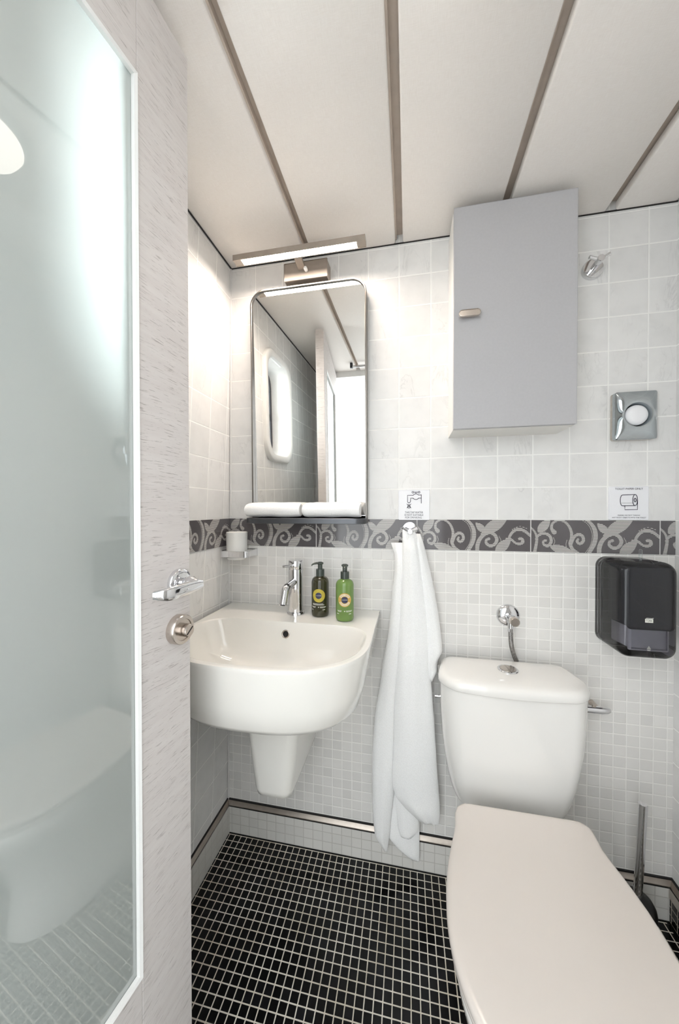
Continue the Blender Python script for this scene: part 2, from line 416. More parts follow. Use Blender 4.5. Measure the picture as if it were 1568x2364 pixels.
# ceiling: backing with hung panels
bm = new(); box(bm, -.78, .86, YF-.08, YB+.09, ZC+.028, ZC+.1)
ceil = struct(link('ceiling', bm, 'ceiling_back', smooth=0), 'ceiling of cream panels with recessed joints', 'ceiling')
px = [-.638, -.341, -.3185, -.041, -.0175, .2585, .2815, .5585, .5835, .735]
for i in range(0, 10, 2):
    a, b = px[i], px[i+1]
    bm = new(); r = .004
    prof = [(a, ZC+.022), (a, ZC+r), (a+.0015, ZC+.0015), (a+r, ZC), (b-r, ZC), (b-.0015, ZC+.0015), (b, ZC+r), (b, ZC+.022)]
    loft(bm, [[Vector((x, y, z)) for x, z in prof] for y in (YF, YB-.003)])
    link('ceiling_panel', bm, 'panel', ceil, smooth=50)
bm = new()
for a, b in ((-.341, -.3185), (-.041, -.0175), (.2585, .2815), (.5585, .5835)):
    box(bm, a-.001, a+.0045, YF, YB-.003, ZC+.012, ZC+.0285)
link('joint_strip', bm, 'ceiling_back', ceil, smooth=0)

# patterned border tiles
def seg_dist(U, V, a, b, ra, rb):
    ax, ay = a; bx, by = b; dx, dy = bx-ax, by-ay; L2 = dx*dx+dy*dy+1e-9
    t = np.clip(((U-ax)*dx+(V-ay)*dy)/L2, 0, 1)
    return np.hypot(U-ax-t*dx, V-ay-t*dy)-(ra+(rb-ra)*t)
CURV = [
 [(742,2180,19),(727,2160,12),(728,2132,10),(745,2114,9),(770,2106,9),(802,2112,9),(830,2136,10),(848,2175,11),(850,2215,12),(842,2250,13),(858,2285,13),(890,2310,14)],
 [(846,2275,6),(852,2240,11),(866,2208,12),(893,2192,12),(918,2204,12),(922,2232,12),(902,2249,12),(884,2236,10),(890,2222,9)],
 [(590,2148,7),(618,2178,8),(632,2215,10),(628,2262,12),(618,2310,13)],
 [(626,2225,7),(646,2198,11),(680,2188,12),(712,2202,12),(724,2235,12),(708,2263,12),(682,2262,10),(672,2242,8),(688,2232,11)],
 [(925,2095,7),(962,2118,12),(990,2160,16),(996,2212,17),(982,2262,16),(952,2312,14)],
 [(1018,2312,16),(1020,2270,17),(1036,2230,16),(1066,2200,15),(1104,2188,14),(1136,2202,14),(1150,2234,14),(1134,2264,13),(1104,2272,13),(1080,2256,12),(1080,2234,10),(1098,2228,11)],
 [(1225,2242,8),(1238,2205,11),(1262,2176,12),(1298,2164,13),(1338,2178,12),(1374,2208,10),(1400,2225,8)],
 [(1215,2226,9),(1246,2230,10),(1268,2248,9),(1296,2258,11),(1320,2246,13),(1316,2226,12),(1300,2224,12)],
 [(905,2098,2.2),(948,2128,2.2),(972,2172,2.2),(976,2215,2.2),(964,2262,2.2),(930,2312,2.2)],
 [(1165,2210,2.2),(1178,2240,2.2),(1160,2275,2.2)],
 [(738,2215,2.2),(746,2240,2.2),(728,2275,2.2)],
 [(1252,2165,2.2),(1300,2146,2.2),(1346,2158,2.2)],
 [(822,2228,2.2),(816,2258,2.2),(826,2290,2.2)],
]
LEAF = [((640,2182),(716,2098),30), ((716,2268),(876,2316),30), ((1072,2186),(1006,2122),24), ((1060,2186),(1222,2088),40), ((1142,2318),(1244,2222),34), ((1040,2200),(1100,2170),12)]
def border_mask(u, v):
    """u, v in mm inside one 333 x 98 tile, v down from the top"""
    X = 597+u/333*773; Y = 2105+v/98*200
    Yr = Y*1.10; m = np.zeros_like(X, bool)
    for cpts in CURV:
        p = smooth_path([(c[0], c[1]*1.10, c[2]) for c in cpts], 6)
        for a, b in zip(p[:-1], p[1:]): m |= seg_dist(X, Yr, (a.x, a.y), (b.x, b.y), a.z*.82, b.z*.82) < 0
    for (a, b, w) in LEAF:
        ax, ay, bx, by = a[0], a[1]*1.1, b[0], b[1]*1.1
        L = math.hypot(bx-ax, by-ay); tx, ty = (bx-ax)/L, (by-ay)/L
        s = ((X-ax)*tx+(Yr-ay)*ty)/L; d = np.abs(-(X-ax)*ty+(Yr-ay)*tx)
        m |= (s > 0) & (s < 1) & (d < w*np.power(np.clip(np.sin(PI*np.clip(s, 0, 1)**.85), 0, 1), .8))
    return m
NS = 28; SUB = 2
vs_ = (np.arange(NS*SUB)//SUB*3.5+.55+(np.arange(NS*SUB) % SUB+.5)*(1.95/SUB))
us_ = np.arange(0, 333, .45)
BM = border_mask(*np.meshgrid(us_, vs_))
ZT, ZB = 1.1315, 1.0335
def border(bm, to3d, u0, u1, joints):
    """u runs along the wall in mm; pattern repeats every 335.6 mm"""
    per = 335.6
    def quad(ua, ub, za, zb, lift, mi):
        vs = [bm.verts.new(to3d(u, z, lift)) for u, z in ((ua, za), (ub, za), (ub, zb), (ua, zb))]
        bm.faces.new(vs).material_index = mi
    quad(u0, u1, ZB, ZT, .0010, 2)
    k = math.floor(u0/per)
    while k*per < u1:
        a, b = max(u0, k*per+1.3), min(u1, (k+1)*per-1.3)
        if b > a:
            quad(a, b, ZB+.0012, ZT-.0012, .0022, 0)
            for row in range(NS*SUB):
                r = BM[row]; d = np.diff(np.concatenate(([0], r.astype(int), [0])))
                for s, e in zip(np.where(d == 1)[0], np.where(d == -1)[0]):
                    ua, ub = k*per+1.3+s*.45, k*per+1.3+e*.45
                    ua, ub = max(ua, a), min(ub, b)
                    if ub-ua > .4:
                        zc = ZT-.0012-vs_[row]*.001*.975; hh = 1.95/SUB/2*.001
                        quad(ua, ub, zc-hh, zc+hh, .0025, 1)
        k += 1
bm = new(); u_off = .0286-.3356*2
border(bm, lambda u, z, l: (u_off+u*.001, YB-l, z), (-.632-u_off)*1000, (XR-u_off)*1000, None)
struct(link('trim_1', bm, ['border_ground', 'border_line', 'border_grout'], smooth=0), 'dark patterned scroll border band along the back wall', 'tile border')
bm = new()
border(bm, lambda u, z, l: (xl(z)+l, YB-.3356+u*.001, z), -(YB-.3356-YF)*1000, 333, None)
struct(link('trim_2', bm, ['border_ground', 'border_line', 'border_grout'], smooth=0), 'dark patterned scroll border band along the left wall', 'tile border')

# skirting and metal ledge
bm = new(); box(bm, -.645, XR-.012, YB-.010, YB, 0, .094); struct(link('baseboard_back', bm, 'mosaic_skirt', smooth=0), 'white mosaic skirting along the back wall', 'skirting')
bm = new(); box(bm, -.645, -.629, YF, YB-.010, 0, .094); struct(link('baseboard_left', bm, 'mosaic_skirt_side', smooth=0), 'white mosaic skirting along the left wall', 'skirting')
bm = new(); box(bm, XR-.012, XR, YF, YB-.010, 0, .066, 0); box(bm, XR-.013, XR, YF, YB-.010, .066, .094, 1)
struct(link('baseboard_right', bm, ['black_mosaic_side', 'brushed'], smooth=0), 'black mosaic skirting along the right wall', 'skirting')
def ledge(name, pts_fn, a, b, label):
    bm = new()
    prof = [(0, .1125), (.004, .1125), (.0045, .1105), (.0100, .1020), (.0118, .1000), (.0118, .0975), (.0095, .0965), (0, .0965)]
    loft(bm, [[Vector(pts_fn(t, d, z)) for d, z in prof] for t in (a, b)])
    for f in bm.faces: f.material_index = 0
    o = struct(link(name, bm, 'ledge', smooth=25), label, 'trim')
    bm = new(); loft(bm, [[Vector(pts_fn(t, d, z)) for d, z in ((0, .112), (.0052, .112), (.0052, .1160), (0, .1160))] for t in (a, b)])
    link('upper_joint', bm, 'black_joint', o, smooth=0)
    bm = new(); loft(bm, [[Vector(pts_fn(t, d, z)) for d, z in ((0, .0930), (.0108, .0930), (.0108, .0968), (0, .0968))] for t in (a, b)])
    link('lower_joint', bm, 'black_joint', o, smooth=0)
ledge('trim_3', lambda t, d, z: (t, YB-d, z), -.635, XR, 'steel ledge strip above the back skirting')
ledge('trim_4', lambda t, d, z: (-.6425+d, t, z), YF, YB-.004, 'steel ledge strip above the left skirting')
ledge('trim_5', lambda t, d, z: (XR-d, t, z), YF, YB-.004, 'steel ledge strip above the right skirting')
bm = new(); box(bm, -.630, XR, YB-.0025, YB, ZC-.0025, ZC+.001); box(bm, -.6215, -.6165, YF, YB, ZC-.002, ZC+.002)  # solid black strips stand in for the shaded gap below the ceiling
struct(link('trim_6', bm, 'black_joint', smooth=0), 'thin dark strip drawn in for the shadow gap where walls meet the ceiling', 'trim')
bm = new(); tube(bm, [(-.6255, YB-.0015, 1.14), (-.6205, YB-.0015, 2.02)], .003, 8); tube(bm, [(-.6375, YB-.0015, .11), (-.6325, YB-.0015, 1.03)], .003, 8)
struct(link('trim_7', bm, 'border_grout'), 'pale sealant line up the left corner', 'trim')

# porthole window
xw = xl(1.62)
win = struct(thing('window_1', (xw, .626, WZ0), 'white rounded porthole window in the left wall, seen in the mirror', 'window'), 'white rounded porthole window in the left wall, seen in the mirror', 'window')
def yz(x, y0, y1, z0, z1, r): return [Vector((x, y, z)) for y, z in rrect(y0, y1, z0, z1, r, 10)]
bm = new()
loft(bm, [yz(xw-.02, WY0, WY1, WZ0, WZ1, .10), yz(xw+.012, WY0, WY1, WZ0, WZ1, .10), yz(xw+.018, WY0+.006, WY1-.006, WZ0+.006, WZ1-.006, .095),
          yz(xw+.018, WY0+.028, WY1-.028, WZ0+.028, WZ1-.028, .085), yz(xw+.012, WY0+.034, WY1-.034, WZ0+.034, WZ1-.034, .08),
          yz(xw-.11, WY0+.040, WY1-.040, WZ0+.040, WZ1-.040, .075)], False, False)
link('reveal', bm, 'white_paint', win, smooth=60)
bm = new()
loft(bm, [yz(xw-.11, WY0+.038, WY1-.038, WZ0+.038, WZ1-.038, .077), yz(xw-.085, WY0+.040, WY1-.040, WZ0+.040, WZ1-.040, .075), yz(xw-.085, WY0+.062, WY1-.062, WZ0+.062, WZ1-.062, .06), yz(xw-.11, WY0+.062, WY1-.062, WZ0+.062, WZ1-.062, .06)], False, False)
box(bm, xw-.11, xw-.088, WY0+.06, WY1-.06, WZ0+.235, WZ0+.262)
link('sash_frame', bm, 'mask', win, smooth=40)
bm = new(); loft(bm, [yz(xw-.106, WY0+.055, WY1-.055, WZ0+.055, WZ1-.055, .06), yz(xw-.101, WY0+.055, WY1-.055, WZ0+.055, WZ1-.055, .06)])
link('pane', bm, 'clear', win)

# ------------------------------------------------------------------ open door leaf (local x runs from the free edge to the hinge, y out of the face, z up)
DE = Vector((-.402, .571)); dd = Vector((-.118, -.993)).normalized(); ang = math.atan2(dd.y, dd.x)
door = struct(thing('door_1', (DE.x, DE.y, 0), 'whitewashed wooden door with frosted glass, standing open on the left', 'door'), 'whitewashed wooden door with frosted glass, standing open on the left', 'door')
door.rotation_euler = (0, 0, ang)
# with x towards the hinge (towards the camera), +y of the local frame is the room side
DW, DT = .70, .040
def dlink(name, bm, mats, parent=None, **k):
    bmesh.ops.recalc_face_normals(bm, faces=bm.faces)
    o = link(name, bm, mats, None, **k); o.parent = parent or door; return o
gx0, gx1, gz0, gz1 = .108, .592, .418, 1.843
bm = new()
box(bm, 0, gx0, -DT, 0, .012, 2.0); box(bm, gx1, DW, -DT, 0, .012, 2.0); box(bm, gx0, gx1, -DT, 0, .012, gz0); box(bm, gx0, gx1, -DT, 0, gz1, 2.0)
bmesh.ops.remove_doubles(bm, verts=bm.verts, dist=1e-5)
dlink('leaf', bm, 'wood', bevel=.0012, smooth=0)
bm = new()
def bead(y0, y1):
    o = [(gx0, gz0), (gx1, gz0), (gx1, gz1), (gx0, gz1)]; w = .0048
    i = [(gx0+w, gz0+w), (gx1-w, gz0+w), (gx1-w, gz1-w), (gx0+w, gz1-w)]
    loft(bm, [[Vector((x, y0, z)) for x, z in o], [Vector((x, y1, z)) for x, z in o], [Vector((x, y1-.002, z)) for x, z in i], [Vector((x, y0, z)) for x, z in i], [Vector((x, y0, z)) for x, z in o]], False, False)
bead(-.0065, .002); bead(-.042, -.016)
dlink('glazing_bead', bm, 'white_paint', smooth=0)
bm = new(); box(bm, gx0+.004, gx1-.004, -.0150, -.0070, gz0+.004, gz1-.004)
bm.normal_update()
for f in bm.faces: f.material_index = 0 if f.calc_center_median().y > -.008 else 1
dlink('glass_pane', bm, ['frosted', 'clear'], smooth=0)
# lever handle
hz = 1.032; hx = .029
bm = new()
def ylathe(bm, prof, cx, cz, n=40):
    loft(bm, [[Vector((cx+r*math.cos(2*PI*k/n), h, cz+r*math.sin(2*PI*k/n))) for k in range(n)] for r, h in prof])
ylathe(bm, [(.0255, 0), (.0255, .006), (.0235, .0085), (.019, .0095)], hx, hz)
hd = dlink('door_handle', bm, 'chrome', smooth=40)
bm = new()
ylathe(bm, [(.0095, .008), (.0095, .016), (.0115, .018), (.0135, .024), (.0135, .030), (.0105, .037), (.009, .043)], hx, hz, 28)
pts = [(hx-.006, .046, hz), (hx+.016, .047, hz+.0005), (hx+.040, .0475, hz), (hx+.064, .046, hz-.001), (hx+.075, .040, hz-.001), (hx+.080, .030, hz-.001)]
pp = smooth_path(pts, 6); rings = []
for i, p in enumerate(pp):
    t = (pp[min(i+1, len(pp)-1)]-pp[max(i-1, 0)]).normalized(); nrm = Vector((-t.y, t.x, 0)); f = i/(len(pp)-1)
    w = .0065+.0045*math.sin(PI*min(1, f*1.05))**.7 if f < .95 else .007; th = .0045+.002*f
    rings.append([p+Vector((0, 0, 1))*w*math.copysign(abs(math.sin(a))**.7, math.sin(a))+nrm*th*math.copysign(abs(math.cos(a))**.7, math.cos(a)) for a in [2*PI*k/20 for k in range(20)]])
loft(bm, rings)
dlink('lever', bm, 'chrome', hd, smooth=40)
lz = .950; lx = .032
bm = new(); ylathe(bm, [(.026, 0), (.026, .013), (.0245, .015), (.019, .0152), (.0185, .0135)], lx, lz)
lk = dlink('door_lock', bm, 'nickel', smooth=40)
bm = new(); ylathe(bm, [(.018, .0128), (.018, .0136), (.0115, .0136), (.0112, .027), (.010, .0282)], lx, lz, 32)
dlink('thumb_turn', bm, 'nickel', lk, smooth=40)
bm = new(); box(bm, lx-.0010, lx+.0010, .0283, .0287, lz-.009, lz+.009)
for v in bm.verts:
    q = Vector((v.co.x-lx, v.co.z-lz)); q.rotate(Matrix.Rotation(.9, 2)); v.co.x = lx+q.x; v.co.z = lz+q.y
dlink('indicator_slot', bm, 'black', lk, smooth=0)

# ------------------------------------------------------------------ vanity lamp
lamp = thing('mirror_lamp', (-.34, YB, 1.918), 'lit bar lamp on a square box above the mirror', 'lamp')
bm = new(); slab(bm, rrect(-.405, -.2565, 1.918, 1.978, .003, 3), 1.078, YB, .002); link('mount_box', bm, 'lamp_metal', lamp, smooth=30)
bm = new()
loft(bm, [[Vector((x, y, z+dz)) for x, dz in ((-.353, 0), (-.330, 0), (-.330, .010), (-.353, .010))] for y, z in ((1.088, 1.948), (1.070, 1.949), (1.045, 1.952), (1.014, 1.9555))])
link('arm', bm, 'lamp_metal', lamp, smooth=40)
bm = new()
box(bm, -.5408, -.1228, .9892, 1.0184, 1.9547, 1.9616); box(bm, -.5408, -.1228, .9892, 0.9917, 1.9443, 1.9547); box(bm, -.5408, -.1228, 1.0159, 1.0184, 1.9443, 1.9547)
box(bm, -.5408, -.5144, 0.9917, 1.0159, 1.9451, 1.9547); box(bm, -.1487, -.1228, 0.9917, 1.0159, 1.9451, 1.9547)
link('bar_housing', bm, 'lamp_metal', lamp, smooth=0)
bm = new()
rings = []
for x, f in ((-.514, .05), (-.5125, .45), (-.5095, .8), (-.504, 1), (-.160, 1), (-.1545, .8), (-.1515, .45), (-.150, .05)):
    rings.append([Vector((x, 1.0038+.0116*f*math.cos(a), 1.9547-.0105*f*math.sin(a))) for a in [PI*k/14 for k in range(15)]])
loft(bm, rings)
link('light_tube', bm, 'tube', lamp, smooth=60)
bm = new(); lathe(bm, [(.0055, 0), (.0060, .003), (.0058, .012), (.004, .015)], (-.327, 1.078, 1.945), 'Y', 20); link('switch_knob', bm, 'white_paint', lamp)

# ------------------------------------------------------------------ mirror with shelf
mir = thing('mirror', (-.331, YB, 1.117), 'tall rounded mirror with gunmetal frame and shelf above the basin', 'mirror')
MX0, MX1, MZ0, MZ1 = -.531, -.130, 1.120, 1.909
def ring3(x0, x1, z0, z1, r, y): return [Vector((x, y, z)) for x, z in rrect(x0, x1, z0, z1, (.004, .004, r, r), 12)]
t_ = .0060
FT = math.tan(.017)
def front(z, d=0): return 1.1000+d-(z-1.12)*FT
def ring4(i, r, d, wall=False): 
    return [Vector((x, YB-.002 if wall else front(z, d), z)) for x, z in rrect(MX0+i, MX1-i, MZ0+i, MZ1-i, (.004, .004, r, r), 12)]
bm = new()
loft(bm, [ring4(0, .052, 0, True), ring4(0, .052, .0015), ring4(.0015, .0505, 0), ring4(t_-.001, .0465, 0), ring4(t_, .0455, .001), ring4(t_, .0455, 0, True), ring4(0, .052, 0, True)], False, False)
link('frame', bm, 'dark_metal', mir, smooth=40)
GT = math.tan(.034)
gl = [(x, z) for x, z in rrect(MX0+t_+.0004, MX1-t_-.0004, MZ0+.012, MZ1-t_-.0004, (.002, .002, .045, .045), 12)]
bm = new()
loft(bm, [[Vector((x, 1.0925-(z-1.9)*GT, z)) for x, z in gl], [Vector((x, 1.0950-(z-1.9)*GT, z)) for x, z in gl]])
link('mirror_glass', bm, 'mirror', mir, smooth=20)
bm = new()
def shelf_ring(z, inset=0):
    x0, x1, y0, y1, r = MX0+inset, MX1-inset, 1.033+inset, 1.094, .034
    return [Vector((x, y, z)) for x, y in rrect(x0, x1, y0, y1, (r, r, .002, .002), 10)]
loft(bm, [shelf_ring(1.1175, .001), shelf_ring(1.1185), shelf_ring(1.1340), shelf_ring(1.1350, .001), shelf_ring(1.1350, .0035), shelf_ring(1.1300, .0040)])
link('shelf', bm, 'shelf_metal', mir, smooth=40)

# rolled hand towels on the shelf
def hand_towel(x0, x1, label, seed):
    rnd = random.Random(seed); bm = new()
    n = 84; turns = 3.1; ry0, rz0 = .0285, .0235; th = .0066
    path = []
    for k in range(n+1):
        f = k/n; a = 2*PI*turns*(1-f)+.6; s = .13+.87*(1-f)
        path.append((ry0*s*math.cos(a)*(1), rz0*s*math.sin(a)))
    outer = []; inner = []
    for k in range(n+1):
        a_, b_ = path[max(0, k-1)], path[min(n, k+1)]
        t = Vector((b_[0]-a_[0], b_[1]-a_[1])).normalized(); nn = Vector((-t.y, t.x))
        w = th*.5*(1 if 2 < k < n-2 else .55)
        outer.append((path[k][0]+nn.x*w, path[k][1]+nn.y*w)); inner.append((path[k][0]-nn.x*w, path[k][1]-nn.y*w))
    prof = outer+inner[::-1]
    rings = []; m = 26
    for i in range(m+1):
        f = i/m; x = x0+(x1-x0)*f
        e = 1-.10*max(0, 1-f*9)**2-.10*max(0, 1-(1-f)*9)**2
        wob = .0012*math.sin(f*9+seed); wz = .0010*math.sin(f*6.5+seed*2)
        rings.append([Vector((x+.0025*math.sin(q[0]*90+seed)*(1 if f > .9 or f < .1 else 0), 1.0610+q[0]*e*(1+.03*math.sin(f*17+seed))+wob, 1.1350+.0268+q[1]*e*(1+.03*math.sin(f*13+seed*1.7))+wz*.4)) for q in prof])
    loft(bm, rings)
    o = link('hand_towel', bm, 'towel', smooth=70)
    return tag(o, label, 'towel', 'rolled hand towels on the shelf')
hand_towel(-.531, -.342, 'white rolled hand towel on the left end of the mirror shelf', 3)
hand_towel(-.330, -.146, 'white rolled hand towel on the right end of the mirror shelf', 8)

# ------------------------------------------------------------------ wall cabinet
cab = thing('wall_cabinet', (.28, YB, 1.386), 'grey-fronted wall cabinet hanging above the toilet', 'cabinet')
bm = new(); box(bm, .1245, .4335, 1.0165, YB, 1.3875, 2.001); link('body', bm, 'white_board', cab, smooth=0, bevel=.0008)
bm = new(); slab(bm, rrect(.1250, .4345, 1.388, 2.002, .001, 2), 1.0, 1.0155, .0008); dr = link('cabinet_door', bm, 'grey_laminate', cab, smooth=20)
bm = new()
hx0, hx1, hz0_, hz1_ = .1365, .1935, 1.690, 1.709
slab(bm, rrect(hx0, hx1, hz0_, hz1_, .0094, 8), .983, .9895, .0015); box(bm, hx0+.012, hx1-.012, .9895, 1.0, hz0_+.005, hz1_-.005)
link('handle', bm, 'nickel', dr, smooth=35)

# ------------------------------------------------------------------ robe hook by the cabinet
rh = thing('robe_hook', (.519, YB, 1.858), 'chrome two-peg robe hook high on the tiles beside the cabinet', 'hook')
HX, HZ = .5235, 1.8580
bm = new(); lathe(bm, [(.0275, 0), (.0275, .010), (.0262, .0125), (.024, .0130)], (HX, YB, HZ), 'Y', 48); link('rosette', bm, 'chrome', rh, smooth=40)
bm = new(); lathe(bm, [(.0085, .012), (.0085, .042), (.0094, .0425), (.0094, .054), (.0085, .055)], (HX, YB, HZ), 'Y', 32); link('stem', bm, 'chrome', rh, smooth=40)
for sgn, nm in ((-1, 'left'), (1, 'right')):
    bm = new(); p0 = Vector((HX+sgn*.004, YB-.047, HZ+.001)); p1 = Vector((HX+(.022 if sgn > 0 else -.030), YB-.054, HZ+.0085 if sgn > 0 else HZ+.006))
    tube(bm, [p0, p0.lerp(p1, .5), p1], .0046, 16); link('peg', bm, 'chrome', rh, smooth=40)

# ------------------------------------------------------------------ hygiene bag dispenser
hg = thing('bag_dispenser', (.628, YB, 1.360), 'square chrome sanitary bag dispenser with round opening on the wall', 'dispenser')
GX, GZ, GW, GH = .6265, 1.4265, .104, .134
def sq(w, h, y, e=26):
    out = []
    for k in range(128):
        t = 2*PI*k/128+.0001; c, s = math.cos(t), math.sin(t); r = (abs(c)**e+abs(s)**e)**(-1/e)
        out.append(Vector((GX+w/2*r*c, y, GZ+h/2*r*s)))
    return out
def circ(r, y): return [Vector((GX+r*math.cos(2*PI*k/128+.0001), y, GZ+r*math.sin(2*PI*k/128+.0001))) for k in range(128)]
bm = new(); loft(bm, [sq(GW, GH, YB), sq(GW, GH, YB-.009), sq(GW-.002, GH-.002, YB-.010)]); link('back_tray', bm, 'brushed', hg, smooth=30)
bm = new()
loft(bm, [sq(GW, GH, YB-.0105), sq(GW, GH, YB-.0225), sq(GW-.002, GH-.002, YB-.0240), sq(.082, .098, YB-.0325, 7), circ(.0395, YB-.0345), circ(.0370, YB-.0345), circ(.0335, YB-.0335), circ(.0300, YB-.0200), circ(.0270, YB-.016)])
link('cover', bm, 'chrome_grey', hg, smooth=28)
bm = new()
loft(bm, [circ(.0268, YB-.018), circ(.0285, YB-.0230), circ(.0265, YB-.0285), circ(.018, YB-.0315), circ(.006, YB-.0325)])
link('paper_bag', bm, 'white_cloth_bag', hg, smooth=60)

# ------------------------------------------------------------------ signs
def sign_plate(name, x0, x1, z0, z1, label):
    bm = new(); slab(bm, rrect(x0, x1, z0, z1, .004, 6), YB-.0048, YB, .0006); return tag(link(name, bm, 'sign', smooth=30), label, 'sign')
Y_INK = YB-.0050
s1 = sign_plate('tap_water_sign', -.0305, .0675, 1.129, 1.2255, 'small white sign saying the tap water is not suitable for drinking')
def S1(x, y): return (-.0305+(x-280)*.098/1030, 1.2255-(y-310)*.0965/980)
bm = new(); lw = .0019
def arc(cx, cy_, r, a0, a1, n=14, ry=None): return [(cx+r*math.cos(math.radians(a0+(a1-a0)*k/n)), cy_-(ry or r)*math.sin(math.radians(a0+(a1-a0)*k/n))) for k in range(n+1)]
def st1(p, c=False, w=lw): stroke(bm, [S1(*q) for q in p], w, Y_INK, c)
st1([(1040, 465), (1040, 750)]); st1([(1040, 480), (940, 480)]+arc(862, 520, 98, 24, 156, 12, 80)+[(785, 485), (585, 485), (585, 680)]+arc(633, 680, 50, 180, 360, 12)+[(685, 640), (685, 580), (785, 580)]+arc(862, 545, 98, 204, 336, 12, 80)+[(940, 580), (1040, 580)])
st1([(862, 440), (862, 388)]); st1([(795, 388), (930, 388)]); st1(arc(762, 388, 28, 0, 342, 18), True, .0017); st1(arc(966, 388, 28, 0, 342, 18), True, .0017)
st1([(562, 765), (705, 905)], w=.0017); st1([(705, 765), (562, 905)], w=.0017)
st1([(633, 768), (600, 830), (588, 865), (600, 895), (633, 908), (666, 895), (678, 865), (666, 830)], True, .0017)
link('pictogram', bm, 'ink', s1, smooth=0)
bm = new()
for tx, y, x0, x1 in (('THIS TAP WATER', 1072, 500, 1100), ('IS NOT SUITABLE', 1156, 487, 1105), ('FOR DRINKING', 1240, 510, 1055)):
    a = S1(x0, y); b = S1(x1, y); add_text(bm, tx, (a[0]+b[0])/2, a[1], .0082, b[0]-a[0], Y_INK)
link('lettering', bm, 'ink', s1, smooth=0)
s2 = sign_plate('toilet_paper_sign', .571, .670, 1.132, 1.2285, 'small white sign reading toilet paper only, above the dark dispenser')
def S2(x, y): return (.571+(x-200)*.099/1200, 1.2285-(y-190)*.0965/1005)
bm = new()
def st2(p, c=False, w=.0018): stroke(bm, [S2(*q) for q in p], w, Y_INK, c)
st2(arc(990, 600, 72, 0, 350, 30, 165), True); st2(arc(990, 600, 32, 0, 345, 20, 52), True, .0022)
st2([(990, 437), (605, 447)]+arc(605, 608, 65, 90, 270, 16, 160)+[(605, 767), (985, 764)])
st2([(1064, 600), (1064, 882), (682, 886), (682, 768)])
for k in range(9): st2([(575+k*40, 686), (597+k*40, 686)], w=.0013)
link('pictogram', bm, 'ink', s2, smooth=0)
bm = new()
def sign_line(bm, tx, y, x0, x1, sz):
    a = S2(x0, y); b = S2(x1, y); add_text(bm, tx, (a[0]+b[0])/2, a[1], sz, b[0]-a[0], Y_INK)
sign_line(bm, 'TOILET PAPER ONLY', 292, 378, 1222, .0082)
link('heading_lettering', bm, 'ink', s2, smooth=0)
bm = new(); sign_line(bm, 'PLEASE, DO NOT THROW', 1072, 468, 1142, .0050); sign_line(bm, 'ANY BULKY OBJECTS INTO THE TOILET', 1140, 292, 1325, .0050)
link('note_lettering', bm, 'ink', s2, smooth=0)

# ------------------------------------------------------------------ paper towel dispenser
tk = thing('paper_towel_dispenser', (.606, YB, .778), 'smoky dark plastic paper towel dispenser on the right of the back wall', 'dispenser')
TX0, TX1, TZ0, TZ1, TY = .5385, .6705, .778, 1.0265, 1.0
def trr(inset, y, r, dz0=0, dz1=0): return [Vector((x, y, z)) for x, z in rrect(TX0+inset, TX1-inset, TZ0+inset+dz0, TZ1-inset-dz1, max(.002, r), 10)]
bm = new(); loft(bm, [trr(0, YB-.001, .028), trr(0, YB-.030, .028), trr(.0035, YB-.030, .0245), trr(.0035, YB-.006, .0245)]); link('back_shell', bm, 'smoke', tk, smooth=45)
bm = new(); loft(bm, [trr(.0002, YB-.0302, .028), trr(.0002, YB-.0318, .028), trr(.004, YB-.0318, .024), trr(.004, YB-.0302, .024), trr(.0002, YB-.0302, .028)], False, False); link('shell_seam', bm, 'black', tk, smooth=45)
bm = new()
rings = [trr(0, YB-.032, .028), trr(0, TY+.024, .028)]
for k in range(1, 7):
    a = .5*PI*k/6; rings.append(trr(.022*(1-math.cos(a)), TY+.024*(1-math.sin(a)), .028-.010*(1-math.cos(a))))
rings += [trr(.060, TY-.0015, .004)]
loft(bm, rings, False, True)
cv = link('front_cover', bm, 'smoke', tk, smooth=50)
bm = new(); slab(bm, rrect(TX0+.018, TX1-.006, TZ0+.074, TZ1-.012, .012, 6), TY+.008, YB-.034, .004); link('inner_mask', bm, 'mask', tk, smooth=40)
bm = new(); slab(bm, rrect(TX0+.024, TX1-.016, TZ0+.018, TZ1-.030, .006, 5), TY+.012, YB-.036, .006); link('paper_stack', bm, 'paper', tk, smooth=40)
bm = new(); box(bm, .6065, .6115, 1.046, 1.052, TZ1-.003, TZ1+.006); slab(bm, rrect(.6050, .6130, TZ1+.004, TZ1+.030, .004, 6), 1.0475, 1.0505, .0008); link('plastic_key', bm, 'clear', tk, smooth=40)
bm = new(); Yk = TY-.0021
kx0, kx1, kz0, kz1 = .5908, .6085, .8755, .8850
stroke(bm, [(kx0, (kz0+kz1)/2), (kx1, (kz0+kz1)/2)], kz1-kz0, Yk)
stroke(bm, [(kx0+.002, kz1+.0012), (kx0+.006, kz1+.0019), (kx0+.010, kz1+.0014), (kx0+.0145, kz1+.0012), (kx1+.001, kz1+.0024)], .0011, Yk)
ik = link('logo_plate', bm, 'label_white', tk, smooth=0)
bm = new(); add_text(bm, 'TORK', (kx0+kx1)/2, kz0+.0022, .0082, .0142, Yk-.0003); link('lettering', bm, 'ink', ik, smooth=0)
bm = new(); rx, rz = .5995, .8090
for k in range(3):
    for j in range(3-k):
        cx = rx+(j-(2-k)/2)*.0030; cz = rz+k*.0026
        stroke(bm, [(cx-.0012, cz-.0010), (cx+.0012, cz-.0010), (cx, cz+.0012)], .0007, Yk, True)
for k in range(3): stroke(bm, [(rx-.0030+k*.0022, rz-.0040), (rx-.0014+k*.0022, rz-.0040)], .0014, Yk)
link('recycling_mark', bm, 'label_white', tk, smooth=0)

